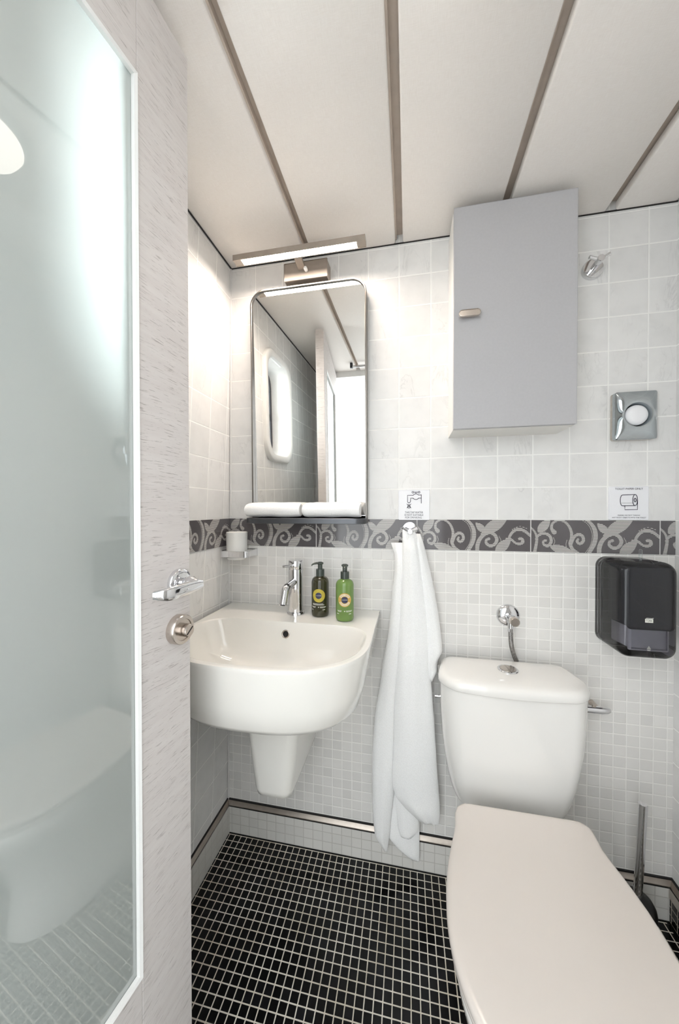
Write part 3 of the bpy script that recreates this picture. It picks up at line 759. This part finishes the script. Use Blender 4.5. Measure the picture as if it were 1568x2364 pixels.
# ------------------------------------------------------------------ tumbler in its bracket
hb = thing('tumbler_holder', (-.563, YB, 1.003), 'rectangular chrome tumbler bracket on the wall in the left corner', 'bracket')
bm = new()
def hring(x0, x1, y0, y1, r, z): return [Vector((x, y, z)) for x, y in rrect(x0, x1, y0, y1, (r, r, .002, .002), 10)]
loft(bm, [hring(-.622, -.521, 1.040, YB, .013, 1.003), hring(-.622, -.521, 1.040, YB, .013, 1.0235), hring(-.619, -.524, 1.043, YB-.003, .010, 1.0240), hring(-.617, -.526, 1.045, YB-.005, .009, 1.0225), hring(-.617, -.526, 1.045, YB-.005, .009, 1.003), hring(-.622, -.521, 1.040, YB, .013, 1.003)], False, False)
link('bracket_band', bm, 'chrome', hb, smooth=40)
bm = new()
def hole(z, r): return [Vector((-.5800+r*math.cos(a), 1.0835+r*math.sin(a), z)) for a in [math.atan2(y-1.0835, x+.5800) for x, y in rrect(-.6168, -.5262, 1.0452, YB-.006, (.009, .009, .002, .002), 10)]]
loft(bm, [hring(-.6168, -.5262, 1.0452, YB-.006, .009, 1.0185), hring(-.6168, -.5262, 1.0452, YB-.006, .009, 1.0215), hole(1.0215, .0362), hole(1.0185, .0362), hring(-.6168, -.5262, 1.0452, YB-.006, .009, 1.0185)], False, False)
link('inner_ring', bm, 'white_paint', hb, smooth=40)
bm = new(); lathe(bm, [(.0300, .992), (.0325, .9945), (.0345, 1.022), (.0358, 1.0845), (.0345, 1.0852), (.0330, 1.083), (.0310, 1.000)], (-.5800, 1.0835, 0), 'Z', 48)
tag(link('tumbler', bm, 'frost_cup', smooth=40), 'frosted white tumbler standing in the chrome corner bracket', 'cup')

# ------------------------------------------------------------------ washbasin
BZ = .829; bc = Vector((-.356, .86))
def outer_outline(a=.266, yback=YB-.001, ymid=.86, b=.204, e=2.6):
    pts = [(bc.x+a, yback), (bc.x+a, ymid)]
    for k in range(1, 40):
        t = .5*PI*k/40*2
        c, s = math.cos(t), math.sin(t)
        pts.append((bc.x+a*math.copysign(abs(c)**(2/e), c), ymid-b*abs(s)**(2/e)))
    return pts+[(bc.x-a, ymid), (bc.x-a, yback)]
def inner_outline(cx, cy_, a, b, e):
    out = []
    for k in range(96):
        t = 2*PI*k/96; c, s = math.cos(t), math.sin(t)
        out.append((cx+a*math.copysign(abs(c)**(2/e), c), cy_+b*math.copysign(abs(s)**(2/e), s)))
    return out
ANG = sorted(set([round(2*PI*k/120, 5) for k in range(120)]+[round(math.atan2(YB-.001-bc.y, s*.266) % (2*PI), 5) for s in (1, -1)]))
def by_angle(poly, c=bc):
    res = []
    for a in ANG:
        d = Vector((math.cos(a), math.sin(a))); best = 0
        n = len(poly)
        for i in range(n):
            p = Vector(poly[i])-c; q = Vector(poly[(i+1) % n])-c; e = q-p
            den = d.x*e.y-d.y*e.x
            if abs(den) < 1e-12: continue
            t = (p.x*e.y-p.y*e.x)/den; u = (p.x*d.y-p.y*d.x)/den
            if t > 0 and -1e-6 <= u <= 1+1e-6: best = max(best, t)
        res.append(c+d*best)
    return res
basin = thing('washbasin', (bc.x, YB, .66), 'white wall-hung washbasin with half pedestal below the mirror', 'basin')
def R3(pts, z): return [Vector((p.x, p.y, z)) for p in pts]
def rim_z(p): return BZ
rings = []
for (a, b, z) in ((.205, .150, .668), (.228, .176, .676), (.240, .186, .690), (.252, .195, .735), (.260, .200, .785), (.2655, .2035, .819), (.2655, .2035, .8245)):
    rings.append(R3(by_angle(outer_outline(a=a, b=b)), z))
rings.append(R3(by_angle(outer_outline(a=.2645, b=.2025)), .8280)); rings += [R3(by_angle(outer_outline(a=.2605, b=.1985, yback=YB-.0025)), BZ), R3(by_angle(outer_outline(a=.2590, b=.1970, yback=YB-.004)), BZ)]
def bowl_outline(d, yb=.958, r=.075):
    a, b, e = .266-d, .204-d, 2.6; out = []
    for k in range(0, 41):
        t = PI*k/40; c, s = math.cos(t), math.sin(t)
        out.append((bc.x+a*math.copysign(abs(c)**(2/e), c), .86-b*abs(s)**(2/e)))
    for k in range(11): q = .5*PI*k/10; out.append((bc.x-a+r-r*math.cos(q), yb-r+r*math.sin(q)))
    for k in range(11): q = .5*PI*k/10; out.append((bc.x+a-r+r*math.sin(q), yb-r+r*math.cos(q)))
    return out
def shrink(pts, k, cyy=.822): return [(bc.x+(x-bc.x)*k, cyy+(y-cyy)*k) for x, y in pts]
for d, k, z in ((.0145, 1, BZ), (.0150, .999, BZ), (.0170, .997, BZ-.0012), (.0195, .992, BZ-.006), (.022, .972, BZ-.030), (.024, .93, BZ-.065), (.026, .83, BZ-.098), (.028, .63, BZ-.118), (.03, .34, BZ-.126), (.03, .10, BZ-.129)):
    rings.append(R3(by_angle(shrink(bowl_outline(d), k)), z))
bm = new(); loft(bm, rings, True, True)
body = link('bowl', bm, 'basin_ceramic', basin, smooth=50)
bm = new(); n_ = Vector((0, -.97, .24)).normalized(); o_ = Vector((-.354, .9525, BZ-.034))
q_ = n_.to_track_quat('Z', 'Y')
for prof, mt, nm in (([(.0118, .0), (.0118, .0022), (.0102, .0026), (.0088, .0022), (.0085, .0005)], 'nickel', 'overflow_ring'), ([(.0085, .0002), (.0085, .0006), (.002, .0006)], 'black', 'overflow_hole')):
    bm2 = new(); loft(bm2, [[o_+q_ @ Vector((r*math.cos(2*PI*k/24), r*math.sin(2*PI*k/24), h)) for k in range(24)] for r, h in prof]); link(nm, bm2, mt, body, smooth=40)
bm.free()
bm = new(); lathe(bm, [(.020, .7000), (.031, .7003), (.032, .7025), (.028, .705), (.010, .7065)], (bc.x, .82, 0), 'Z', 32); link('drain_plug', bm, 'chrome', body, smooth=40)
def ped(hw, yf, z, r): return [Vector((-.363+x, y, z)) for x, y in rrect(-hw, hw, yf, YB-.0005, (r, r, .002, .002), 10)]
bm = new(); loft(bm, [ped(.030, .905, .3705, .022), ped(.044, .877, .3715, .024), ped(.0515, .866, .379, .026), ped(.055, .862, .395, .026), ped(.068, .853, .52, .028), ped(.082, .846, .66, .030), ped(.086, .846, .70, .030)])
link('half_pedestal', bm, 'basin_ceramic', basin, smooth=50)

# mixer tap
fx, fy = -.353, 1.042
tap = thing('mixer_tap', (fx, fy, BZ), 'chrome single-lever mixer tap on the back of the basin', 'tap')
bm = new(); lathe(bm, [(.0285, BZ), (.0285, BZ+.0065), (.0272, BZ+.0085), (.0225, BZ+.0090)], (fx, fy, 0), 'Z', 40); link('base_flange', bm, 'chrome', tap, smooth=40)
bm = new(); lathe(bm, [(.0232, BZ+.008), (.0232, .9722), (.0224, .9730)], (fx, fy, 0), 'Z', 48); link('tap_body', bm, 'chrome', tap, smooth=40)
bm = new(); lathe(bm, [(.0224, .9732), (.0232, .9742), (.0232, .9990), (.0220, 1.0005)], (fx, fy, 0), 'Z', 48); cp_ = link('control_cap', bm, 'chrome', tap, smooth=40)
bm = new(); tube(bm, [(fx-.002, fy-.015, .985), (fx-.006, fy-.05, .989), (fx-.010, fy-.083, .993)], [.0038, .0038, .0038], 16); link('lever', bm, 'chrome', cp_, smooth=40)
bm = new(); tube(bm, smooth_path([(fx, fy-.010, .934), (fx-.001, fy-.05, .933), (fx-.001, fy-.078, .9315), (fx-.002, fy-.090, .9255), (fx-.002, fy-.097, .914), (fx-.002, fy-.112, .886)], 7), .0112, 24); sp_ = link('spout', bm, 'chrome', tap, smooth=40)
bm = new(); v0 = Vector((fx-.002, fy-.112, .886)); v1 = Vector((fx-.002, fy-.1124, .8852)); tube(bm, [v0, v1], .0072, 20); link('aerator', bm, 'mask', sp_, smooth=40)

# bottles
def bottle(x, y, rot, body_mat, ring_mat, label, name, olive, nz=0.0):
    t = thing(name, (x, y, BZ), label, 'bottle', 'pump bottles on the basin'); t.rotation_euler = (0, 0, rot)
    def add(nm, bm, mt, par=None, smooth=40):
        o = link(nm, bm, mt, None, smooth=smooth); o.parent = par or t; return o
    R = .0275
    bm = new(); lathe(bm, [(.006, .0025), (.022, .0008), (.0255, .0018), (.0272, .005), (R, .010), (R, .104), (.0270, .109), (.0248, .1155), (.0205, .1205), (.0150, .1232), (.0132, .1240), (.0128, .1275)], (0, 0, 0), 'Z', 48)
    bd = add('bottle_body', bm, body_mat)
    bm = new(); lathe(bm, [(.0122, .1245), (.0132, .1250), (.0132, .1445), (.0126, .1462), (.0090, .1466)], (0, 0, 0), 'Z', 40); add('collar', bm, 'pump')
    bm = new(); lathe(bm, [(.0072, .146), (.0072, .1605), (.0095, .1615), (.0105, .164), (.0096, .1668), (.0060, .1684), (.0015, .1688)], (0, 0, 0), 'Z', 32)
    rings = []
    for u, w, h, z in ((0, .0075, .0035, .1648), (.012, .0062, .0032, .1650), (.020, .0050, .0028, .1640), (.026, .0040, .0024, .1615), (.0285, .0036, .0020, .1592)):
        rings.append([Vector((w*math.cos(a), -u, z+h*math.sin(a))) for a in [2*PI*k/14 for k in range(14)]])
    rings = [[Matrix.Rotation(nz, 3, 'Z') @ p for p in r] for r in rings]
    loft(bm, rings); add('pump_head', bm, 'pump')
    def wrap(bm, lift):
        for v in bm.verts:
            a = v.co.x/R; r = R+lift; v.co = Vector((r*math.sin(a), -r*math.cos(a), v.co.z))
    def disc(r0, r1, cz, lift, nm, mt, par):
        bm = new(); n = 40; k0 = 5; rings = []
        for j in range(k0+1):
            r = r0+(r1-r0)*j/k0; rings.append([Vector((r*math.cos(2*PI*k/n), 0, cz+r*math.sin(2*PI*k/n))) for k in range(n)])
        loft(bm, rings, False, False); wrap(bm, lift); return add(nm, bm, mt, par)
    cz = .068 if olive else .066; ro = .0205
    if olive: lab = disc(.0008, ro, cz, .0003, 'round_label', 'label_gold', bd)
    else: lab = disc(.0008, ro, cz, .0003, 'round_label', 'label_orange', bd)
    def strips(rows, nm, par, lift):
        bm = new()
        for x0, x1, z, h in rows:
            n = 12; xx = x0; rr = random.Random(int(abs(z*1e5)))
            while xx < x1:
                w = min(x1-xx, rr.uniform(.0007, .0016)); vs = [bm.verts.new((px_, 0, pz)) for px_, pz in ((xx, z), (xx+w, z), (xx+w, z+h), (xx, z+h))]; bm.faces.new(vs); xx += w+.0004
        wrap(bm, lift); return add(nm, bm, 'label_white', par)
    if not olive:
        bm = new()
        for a0, a1 in ((25, 155), (205, 335)):
            for k in range(16):
                a = math.radians(a0+(a1-a0)*k/16); b = math.radians(a0+(a1-a0)*(k+.72)/16)
                for ra, rb in ((.0118, .0145), (.0158, .0180)):
                    vs = [bm.verts.new((r*math.cos(q), 0, cz+r*math.sin(q))) for r, q in ((ra, a), (rb, a), (rb, b), (ra, b))]; bm.faces.new(vs)
        wrap(bm, .0005); add('ring_print', bm, 'label_white', lab)
    disc(.0004, .0098, cz, .0006, 'centre_seal', 'label_navy', lab)
    tb = text_bm("L'OCCITANE", .0040, .0165); 
    for v in tb.verts: v.co = Vector((v.co.x, 0, cz-.0010+v.co.y))
    wrap(tb, .0009); add('lettering', tb, 'label_white', lab, 0)
    if olive: strips([(-.020, .014, .0418, .0017), (-.020, .018, .0388, .0017)], 'small_print', bd, .0004)
    strips([(-.024, -.009, .0330, .0014), (-.022, -.010, .0304, .0014), (.004, .024, .0330, .0014), (.005, .022, .0304, .0014), (-.0015, .0015, .0312, .0030), (-.026, -.018, .0232, .0018), (.013, .021, .0232, .0022)], 'base_print', bd, .0004)
    return t
bottle(-.2715, 1.040, .06, 'olive', 'label_gold', 'dark olive pump bottle with gold round label beside the tap', 'soap_bottle', True, -1.05)
bottle(-.1875, 1.0135, .16, 'green', 'label_orange', 'bright green pump bottle with amber round label near the basin edge', 'lotion_bottle', False)

# ------------------------------------------------------------------ toilet
TC = .256
toi = thing('toilet', (TC, YB, 0), 'white close-coupled toilet with closed lid', 'toilet')
LH = [(.8915, .118), (.8905, .130), (.886, .141), (.878, .1485), (.866, .1525), (.852, .1540), (.836, .1555), (.815, .1600), (.79, .1665), (.76, .1735), (.725, .1800), (.69, .1835), (.655, .1845)]
def lid_outline(inset=0.0, front=.655, b=.230):
    r = [(TC+max(w-inset, .01), y-(inset if y > .88 else 0)) for y, w in LH]
    a = .1845-inset; n = 44
    for k in range(1, n):
        t = PI*k/n; r.append((TC+a*math.cos(t), front-(b-inset)*math.sin(t)))
    r += [(2*TC-x, y) for x, y in reversed([(TC+max(w-inset, .01), y-(inset if y > .88 else 0)) for y, w in LH])]
    return r
def cen(k): return [(TC+(x-TC)*k, .66+(y-.66)*k) for x, y in lid_outline(.012)]
def turn(bm):
    for v in bm.verts: v.co.x += .05*(v.co.y-.655)     # the pan stands slightly askew
def lift(y): return .012*max(0, (y-.835)/.055)**1.6 if y > .835 else 0
def L3(pts, z, k=1.0): return [Vector((x, y, z+k*lift(y))) for x, y in pts]
bm = new()
loft(bm, [L3(lid_outline(.006), .4010), L3(lid_outline(.001), .4020), L3(lid_outline(0), .4060), L3(lid_outline(.0), .4130), L3(lid_outline(.002), .4175), L3(lid_outline(.006), .4200), L3(lid_outline(.012), .4210), L3(cen(.80), .4220, .8), L3(cen(.5), .4225, .4), L3(cen(.2), .4226, .1)])
turn(bm); link('lid', bm, 'seat_plastic', toi, smooth=50)
bm = new()
loft(bm, [L3(lid_outline(.012), .3850, 0), L3(lid_outline(.005), .3858, 0), L3(lid_outline(.003), .3890, 0), L3(lid_outline(.003), .3955, 0), L3(lid_outline(.006), .3985, 0), L3(lid_outline(.012), .3992, 0)])
turn(bm); link('seat', bm, 'seat_plastic', toi, smooth=50)
def bowl_ring(hw, yf, ym, yb, z, hb, e=2.2):
    """egg outline: rounded front at yf, widest at ym, straight back at yb"""
    out = []; n = 40
    for k in range(n+1):
        t = PI*k/n; c, s = math.cos(t), math.sin(t)
        out.append(Vector((TC+hw*math.copysign(abs(c)**(2/e), c), ym-(ym-yf)*abs(s)**(2/e), z)))
    for k in range(1, 9): f = k/9; out.append(Vector((TC-hw+(hw-hb)*f**.9, ym+(yb-ym)*f, z)))
    out += [Vector((TC-hb, yb, z)), Vector((TC+hb, yb, z))]
    for k in range(8, 0, -1): f = k/9; out.append(Vector((TC+hw-(hw-hb)*f**.9, ym+(yb-ym)*f, z)))
    return out
bm = new()
loft(bm, [bowl_ring(.105, .560, .74, YB-.004, .0, .100), bowl_ring(.107, .556, .74, YB-.003, .006, .102), bowl_ring(.104, .562, .74, YB-.003, .05, .100), bowl_ring(.098, .568, .74, YB-.003, .12, .098), bowl_ring(.106, .548, .73, YB-.003, .19, .092), bowl_ring(.130, .510, .71, YB-.003, .25, .095),
          bowl_ring(.156, .468, .68, 1.075, .315, .090), bowl_ring(.171, .442, .66, .935, .345, .112), bowl_ring(.175, .435, .657, .930, .372, .110), bowl_ring(.173, .438, .657, .929, .3815, .109), bowl_ring(.168, .444, .657, .926, .3845, .106)])
turn(bm); link('bowl', bm, 'ceramic', toi, smooth=60)
YT = 1.100
def tank_ring(hw, yf, z, r=.045, bulge=.020, cx=.2745):
    out = []; pts = rrect(-hw, hw, yf, YT, (r, r, .012, .012), 10)
    for x, y in pts:
        f = max(0, 1-((y-yf)/.11))**1.5
        out.append(Vector((cx+x, y-bulge*f*(1-(x/hw)**2), z)))
    # refine the front with extra points for the curve
    fine = []
    for i, p in enumerate(out):
        q = out[(i+1) % len(out)]; m = 10 if i == 10 else 1
        for k in range(m):
            f = k/m; v = p.lerp(q, f)
            if m > 1: v = Vector((v.x, yf-bulge*(1-((v.x-cx)/hw)**2), z))
            fine.append(v)
    return fine
bm = new()
loft(bm, [tank_ring(.090, 1.000, .318, .03, .004), tank_ring(.092, .998, .345, .03, .005), tank_ring(.128, .985, .350, .035, .008), tank_ring(.141, .974, .354, .04, .010), tank_ring(.150, .969, .374, .045, .012), tank_ring(.157, .966, .40, .045, .013), tank_ring(.1645, .962, .435, .045, .014), tank_ring(.1715, .959, .48, .045, .016), tank_ring(.1775, .956, .53, .045, .018), tank_ring(.1820, .954, .60, .045, .020), tank_ring(.1840, .953, .679, .045, .020)])
link('cistern', bm, 'ceramic', toi, smooth=50)
def lid_ring(ins, z, k=1): 
    out = []
    for v in tank_ring(.1895-ins, .947+ins, z, .055, .022):
        if v.y > YT-.05: pass
        out.append(v)
    # round the rear corners too
    res = []
    for v in out:
        dx = abs(v.x-.2745)-(.1895-ins-.06); dy = v.y-(YT-.05)
        if dx > 0 and dy > 0:
            s = math.hypot(dx/.06, dy/.05)
            if s > 1: v = Vector((.2745+math.copysign(.1895-ins-.06+dx/s, v.x-.2745), YT-.05+dy/s, v.z))
        res.append(v)
    return res
def lcen(k, z): return [Vector((.2745+(v.x-.2745)*k, 1.02+(v.y-1.02)*k, z)) for v in lid_ring(.022, z)]
bm = new()
loft(bm, [lid_ring(.005, 0.6802), lid_ring(.001, 0.6808), lid_ring(0, 0.683), lid_ring(.0004, 0.695), lid_ring(.004, 0.7035), lid_ring(.011, 0.7085), lid_ring(.022, .7108), lcen(.75, .7130), lcen(.45, .7140), lcen(.15, .7143)])
tl_ = link('cistern_lid', bm, 'ceramic', toi, smooth=60)
bx, by_ = .2745, 1.022
bm = new(); lathe(bm, [(.027, 0.7128), (.027, 0.7162), (.0258, 0.7176), (.0215, 0.7178), (.0210, 0.7168)], (bx, by_, 0), 'Z', 40); bt = link('flush_button', bm, 'chrome', tl_, smooth=40)
bm = new()
for a0, a1 in ((-80, 100), (102, 278)):
    ring = [(bx+.0205*math.cos(math.radians(a0+(a1-a0)*k/20)), by_+.0205*math.sin(math.radians(a0+(a1-a0)*k/20))) for k in range(21)]
    loft(bm, [[Vector((x, y, .716)) for x, y in ring], [Vector((x, y, .7184)) for x, y in ring]])
link('push_halves', bm, 'nickel', bt, smooth=30)
bm = new(); lathe(bm, [(.0075, 0), (.0080, .001), (.0080, .004), (.005, .006), (.0045, .018)], (.094, 1.06, .600), 'X', 24)
for v in bm.verts: v.co.x = .094-(v.co.x-.094)+.004
link('blanking_plug', bm, 'chrome', toi, smooth=40)

# chrome fitting on the wall right of the cistern
ft = thing('wall_inlet_fitting', (.55, YB, .598), 'short chrome fitting on the wall just right of the cistern', 'pipe fitting')
bm = new(); tube(bm, [(.430, 1.080, .5955), (.470, 1.081, .5955), (.510, 1.083, .595), (.536, 1.085, .5945), (.552, 1.087, .594), (.560, 1.089, .594), (.5605, 1.089, .594)], [.0085, .0085, .0095, .0105, .0092, .006, .003], 20); link('pipe', bm, 'chrome', ft, smooth=40)
bm = new(); tube(bm, [(.518, 1.084, .595), (.518, 1.084, .6095)], .0052, 16); tube(bm, [(.530, 1.085, .595), (.530, YB, .595)], .0075, 16); link('valve_stem', bm, 'nickel', ft, smooth=40)
# shut-off valve and hose above the cistern
vx, vz = .3015, .838
va = thing('shutoff_valve', (vx, YB, vz), 'chrome angle valve with braided hose on the mosaic above the cistern', 'valve')
bm = new(); lathe(bm, [(.0340, 0), (.0338, .003), (.0290, .009), (.0200, .013), (.0125, .015)], (vx, YB, vz), 'Y', 48); link('rosette', bm, 'chrome', va, smooth=40)
bm = new(); lathe(bm, [(.0105, .012), (.0105, .046), (.0125, .047), (.0125, .056), (.0105, .058)], (vx, YB, vz), 'Y', 32); tube(bm, [(vx, YB-.030, vz), (vx, YB-.030, vz-.030)], .0085, 20); link('valve_body', bm, 'chrome', va, smooth=40)
bm = new(); lathe(bm, [(.0115, .0555), (.0130, .057), (.0130, .070), (.0115, .0720), (.003, .0722)], (vx+.001, YB, vz), 'Y', 20); link('turn_knob', bm, 'nickel', va, smooth=40)
bm = new(); hosep = smooth_path([(vx, YB-.030, vz-.028), (vx, YB-.030, vz-.055), (vx+.003, YB-.029, vz-.085), (vx+.012, YB-.022, vz-.115), (vx+.022, YB-.016, vz-.140), (vx+.026, YB-.013, vz-.175)], 14)
tube(bm, hosep, [.0062+.0004*(i % 2) for i in range(len(hosep))], 14); link('hose', bm, 'braid', va, smooth=60)
bm = new(); tube(bm, [(vx, YB-.030, vz-.024), (vx, YB-.030, vz-.040)], .0088, 6); link('hose_nut', bm, 'chrome', va, smooth=20)

# ------------------------------------------------------------------ toilet brush
br = thing('toilet_brush', (.620, 1.045, 0), 'steel-handled toilet brush in a black pot in the right corner', 'brush')
bm = new(); lathe(bm, [(.038, 0), (.041, .004), (.0405, .085), (.0385, .098), (.032, .110), (.020, .118), (.011, .121)], (.611, 1.052, 0), 'Z', 40); link('pot', bm, 'black', br, smooth=40)
bm = new(); tube(bm, [(.6090, 1.050, .116), (.6165, 1.043, .377), (.6165, 1.043, .3775)], [.0098, .0098, .008], 24); link('handle', bm, 'chrome', br, smooth=40)

# ------------------------------------------------------------------ towel hook and hanging towel
hk = thing('towel_hook', (.0065, YB, 1.098), 'small chrome towel hook on the patterned border carrying the long towel', 'hook')
bm = new(); lathe(bm, [(.0245, .0025), (.0245, .009), (.0235, .0115), (.021, .012)], (.0065, YB, 1.0985), 'Y', 40); link('rosette', bm, 'chrome', hk, smooth=40)
bm = new(); lathe(bm, [(.0060, .011), (.0060, .058), (.0078, .0585), (.0078, .066), (.0068, .067)], (.0065, YB, 1.0945), 'Y', 28); link('stem', bm, 'chrome', hk, smooth=40)
for sgn in (-1, 1):
    bm = new(); tube(bm, [(.0065+sgn*.003, YB-.056, 1.0955), (.0065+sgn*.022, YB-.061, 1.1055)], .0042, 14); link('peg', bm, 'chrome', hk, smooth=40)
TL= [(1.058,-0.053,-0.005),(1.019,-0.041,-0.006),(0.98,-0.04,-0.007),(0.941,-0.044,-0.009),(0.902,-0.049,-0.01),(0.863,-0.052,-0.012),(0.824,-0.055,-0.014),(0.785,-0.059,-0.016),(0.746,-0.065,-0.018),(0.707,-0.073,-0.02),(0.667,-0.079,-0.021),(0.627,-0.084,-0.026),(0.588,-0.089,-0.03),(0.548,-0.097,-0.032),(0.508,-0.103,-0.032),(0.469,-0.106,-0.033),(0.429,-0.109,-0.034),(0.389,-0.111,-0.035),(0.349,-0.112,-0.037),(0.31,-0.112,-0.038),(0.27,-0.112,-0.041),(0.23,-0.112,-0.046),(0.19,-0.11,-0.051),(0.15,-0.108,-0.054),(0.111,-0.103,-0.058),(0.073,-0.075,-0.063)]
TM= [(1.096,-0.017,0.021),(1.063,-0.017,0.033),(1.03,-0.017,0.037),(0.996,-0.018,0.041),(0.963,-0.019,0.044),(0.929,-0.02,0.048),(0.896,-0.021,0.051),(0.863,-0.023,0.055),(0.829,-0.024,0.058),(0.796,-0.026,0.061),(0.762,-0.027,0.063),(0.729,-0.029,0.064),(0.695,-0.031,0.064),(0.662,-0.034,0.067),(0.628,-0.037,0.071),(0.595,-0.04,0.074),(0.561,-0.041,0.076),(0.527,-0.042,0.079),(0.494,-0.043,0.081),(0.46,-0.043,0.083),(0.427,-0.044,0.085),(0.393,-0.045,0.087),(0.36,-0.047,0.089),(0.326,-0.048,0.092),(0.292,-0.046,0.094),(0.26,-0.037,0.097),(0.229,-0.007,0.098),(0.198,0.032,0.094)]
TR= [(1.087,0.011,0.038),(1.057,0.015,0.048),(1.026,0.019,0.056),(0.996,0.024,0.063),(0.966,0.027,0.07),(0.935,0.031,0.076),(0.905,0.035,0.082),(0.875,0.038,0.087),(0.845,0.041,0.092),(0.814,0.043,0.096),(0.784,0.046,0.1),(0.754,0.048,0.103),(0.724,0.049,0.105),(0.693,0.05,0.105),(0.663,0.056,0.099),(0.631,0.064,0.075)]
TB= [(0.321,-0.049,0.037),(0.29,-0.05,0.037),(0.259,-0.051,0.037),(0.228,-0.053,0.037),(0.196,-0.055,0.037),(0.165,-0.058,0.037),(0.134,-0.059,0.037),(0.102,-0.06,0.037),(0.074,-0.032,0.037),(0.047,0.013,0.037)]
TN= [(0.3,-0.043,0.035),(0.275,-0.041,0.034),(0.25,-0.039,0.034),(0.225,-0.038,0.034),(0.201,-0.035,0.034),(0.176,-0.033,0.034),(0.151,-0.03,0.031),(0.125,-0.021,0.012)]

TR = [(z, a, min(b, .090) if z < .712 else b) for z, a, b in TR]
def fold(bm, data, yc, th, bulge, ripple, seed, creases=()):
    """one hanging fold: a closed, flattened section swept down the rows (z, left, right)"""
    N = 44; rings = []; nrow = len(data)
    zs = [d[0] for d in data]
    fine = []
    for z in np.linspace(zs[0], zs[-1], nrow*3):
        fine.append((z, float(np.interp(-z, [-q for q in zs], [d[1] for d in data])), float(np.interp(-z, [-q for q in zs], [d[2] for d in data]))))
    for i, (z, a, b) in enumerate(fine):
        c, hw = (a+b)/2, max((b-a)/2, .0012)
        f = i/(len(fine)-1); endk = min(1, f*12+.25)*min(1, (1-f)*14+.45)
        ring = []
        for k in range(N):
            t = 2*PI*k/N; cs, sn = math.cos(t), math.sin(t)
            x = c+hw*math.copysign(abs(cs)**.85, cs)
            s = (x-a)/(b-a) if b > a else .5
            y = yc-(th if sn > 0 else th*.6)*sn*endk if sn > 0 else yc-th*.6*sn*endk
            if sn > 0:
                y -= bulge*math.sin(PI*s)*endk
                y += ripple*math.sin(seed+s*9+f*3.2)*math.sin(PI*s)+ripple*.6*math.sin(seed*2+s*17-f*5)*math.sin(PI*s)
                for s0, w, dep in creases: y += dep*math.exp(-((s-s0-.03*math.sin(f*4))/w)**2)*min(1, f*2)
            ring.append(Vector((x, y, z+(.0016*math.sin(s*40) if i == len(fine)-1 else 0))))
        rings.append(ring)
    loft(bm, rings)
bm = new()
fold(bm, TB, 1.100, .006, .004, .001, 1.0)
fold(bm, TN, 1.088, .006, .004, .001, 2.0)
fold(bm, TL, 1.090, .012, .008, .0012, 3.1)
fold(bm, TR, 1.090, .013, .010, .0012, .4)
fold(bm, TM, 1.076, .012, .010, .0018, 5.2, ((.62, .06, .0022), (.30, .05, .0016)))
tw = tag(link('bath_towel', bm, 'towel', smooth=70), 'long white terry towel hanging in folds from the hook on the border', 'towel')

# ------------------------------------------------------------------ ceiling lamp (seen as a reflection in the door glass)
cl = thing('ceiling_lamp', (.125, .455, ZC), 'round opal ceiling lamp reflected in the door glass', 'lamp')
bm = new(); lathe(bm, [(.098, ZC-.0005), (.098, ZC-.014), (.093, ZC-.016)], (.125, .455, 0), 'Z', 48); link('lamp_rim', bm, 'white_paint', cl, smooth=40)
bm = new(); lathe(bm, [(.092, ZC-.012), (.092, ZC-.020), (.083, ZC-.036), (.062, ZC-.048), (.034, ZC-.054), (.008, ZC-.056)], (.125, .455, 0), 'Z', 48); link('dome', bm, 'dome', cl, smooth=60)
# rail over the doorway, seen in the mirror
rl = tag(None or thing('curtain_rail', (-.05, -.02, ZC-.03), 'slim steel rail across the ceiling above the doorway, seen in the mirror', 'rail'), 'slim steel rail across the ceiling above the doorway, seen in the mirror', 'rail')
bm = new(); tube(bm, [(-.36, .02, ZC-.022), (-.005, .02, ZC-.022)], .008, 16); link('rail_tube', bm, 'chrome', rl, smooth=40)
for x in (-.355, -.002):
    bm = new(); box(bm, x-.008, x+.008, .010, .030, ZC-.032, ZC); link('rail_bracket', bm, 'mask', rl, smooth=0, bevel=.001)
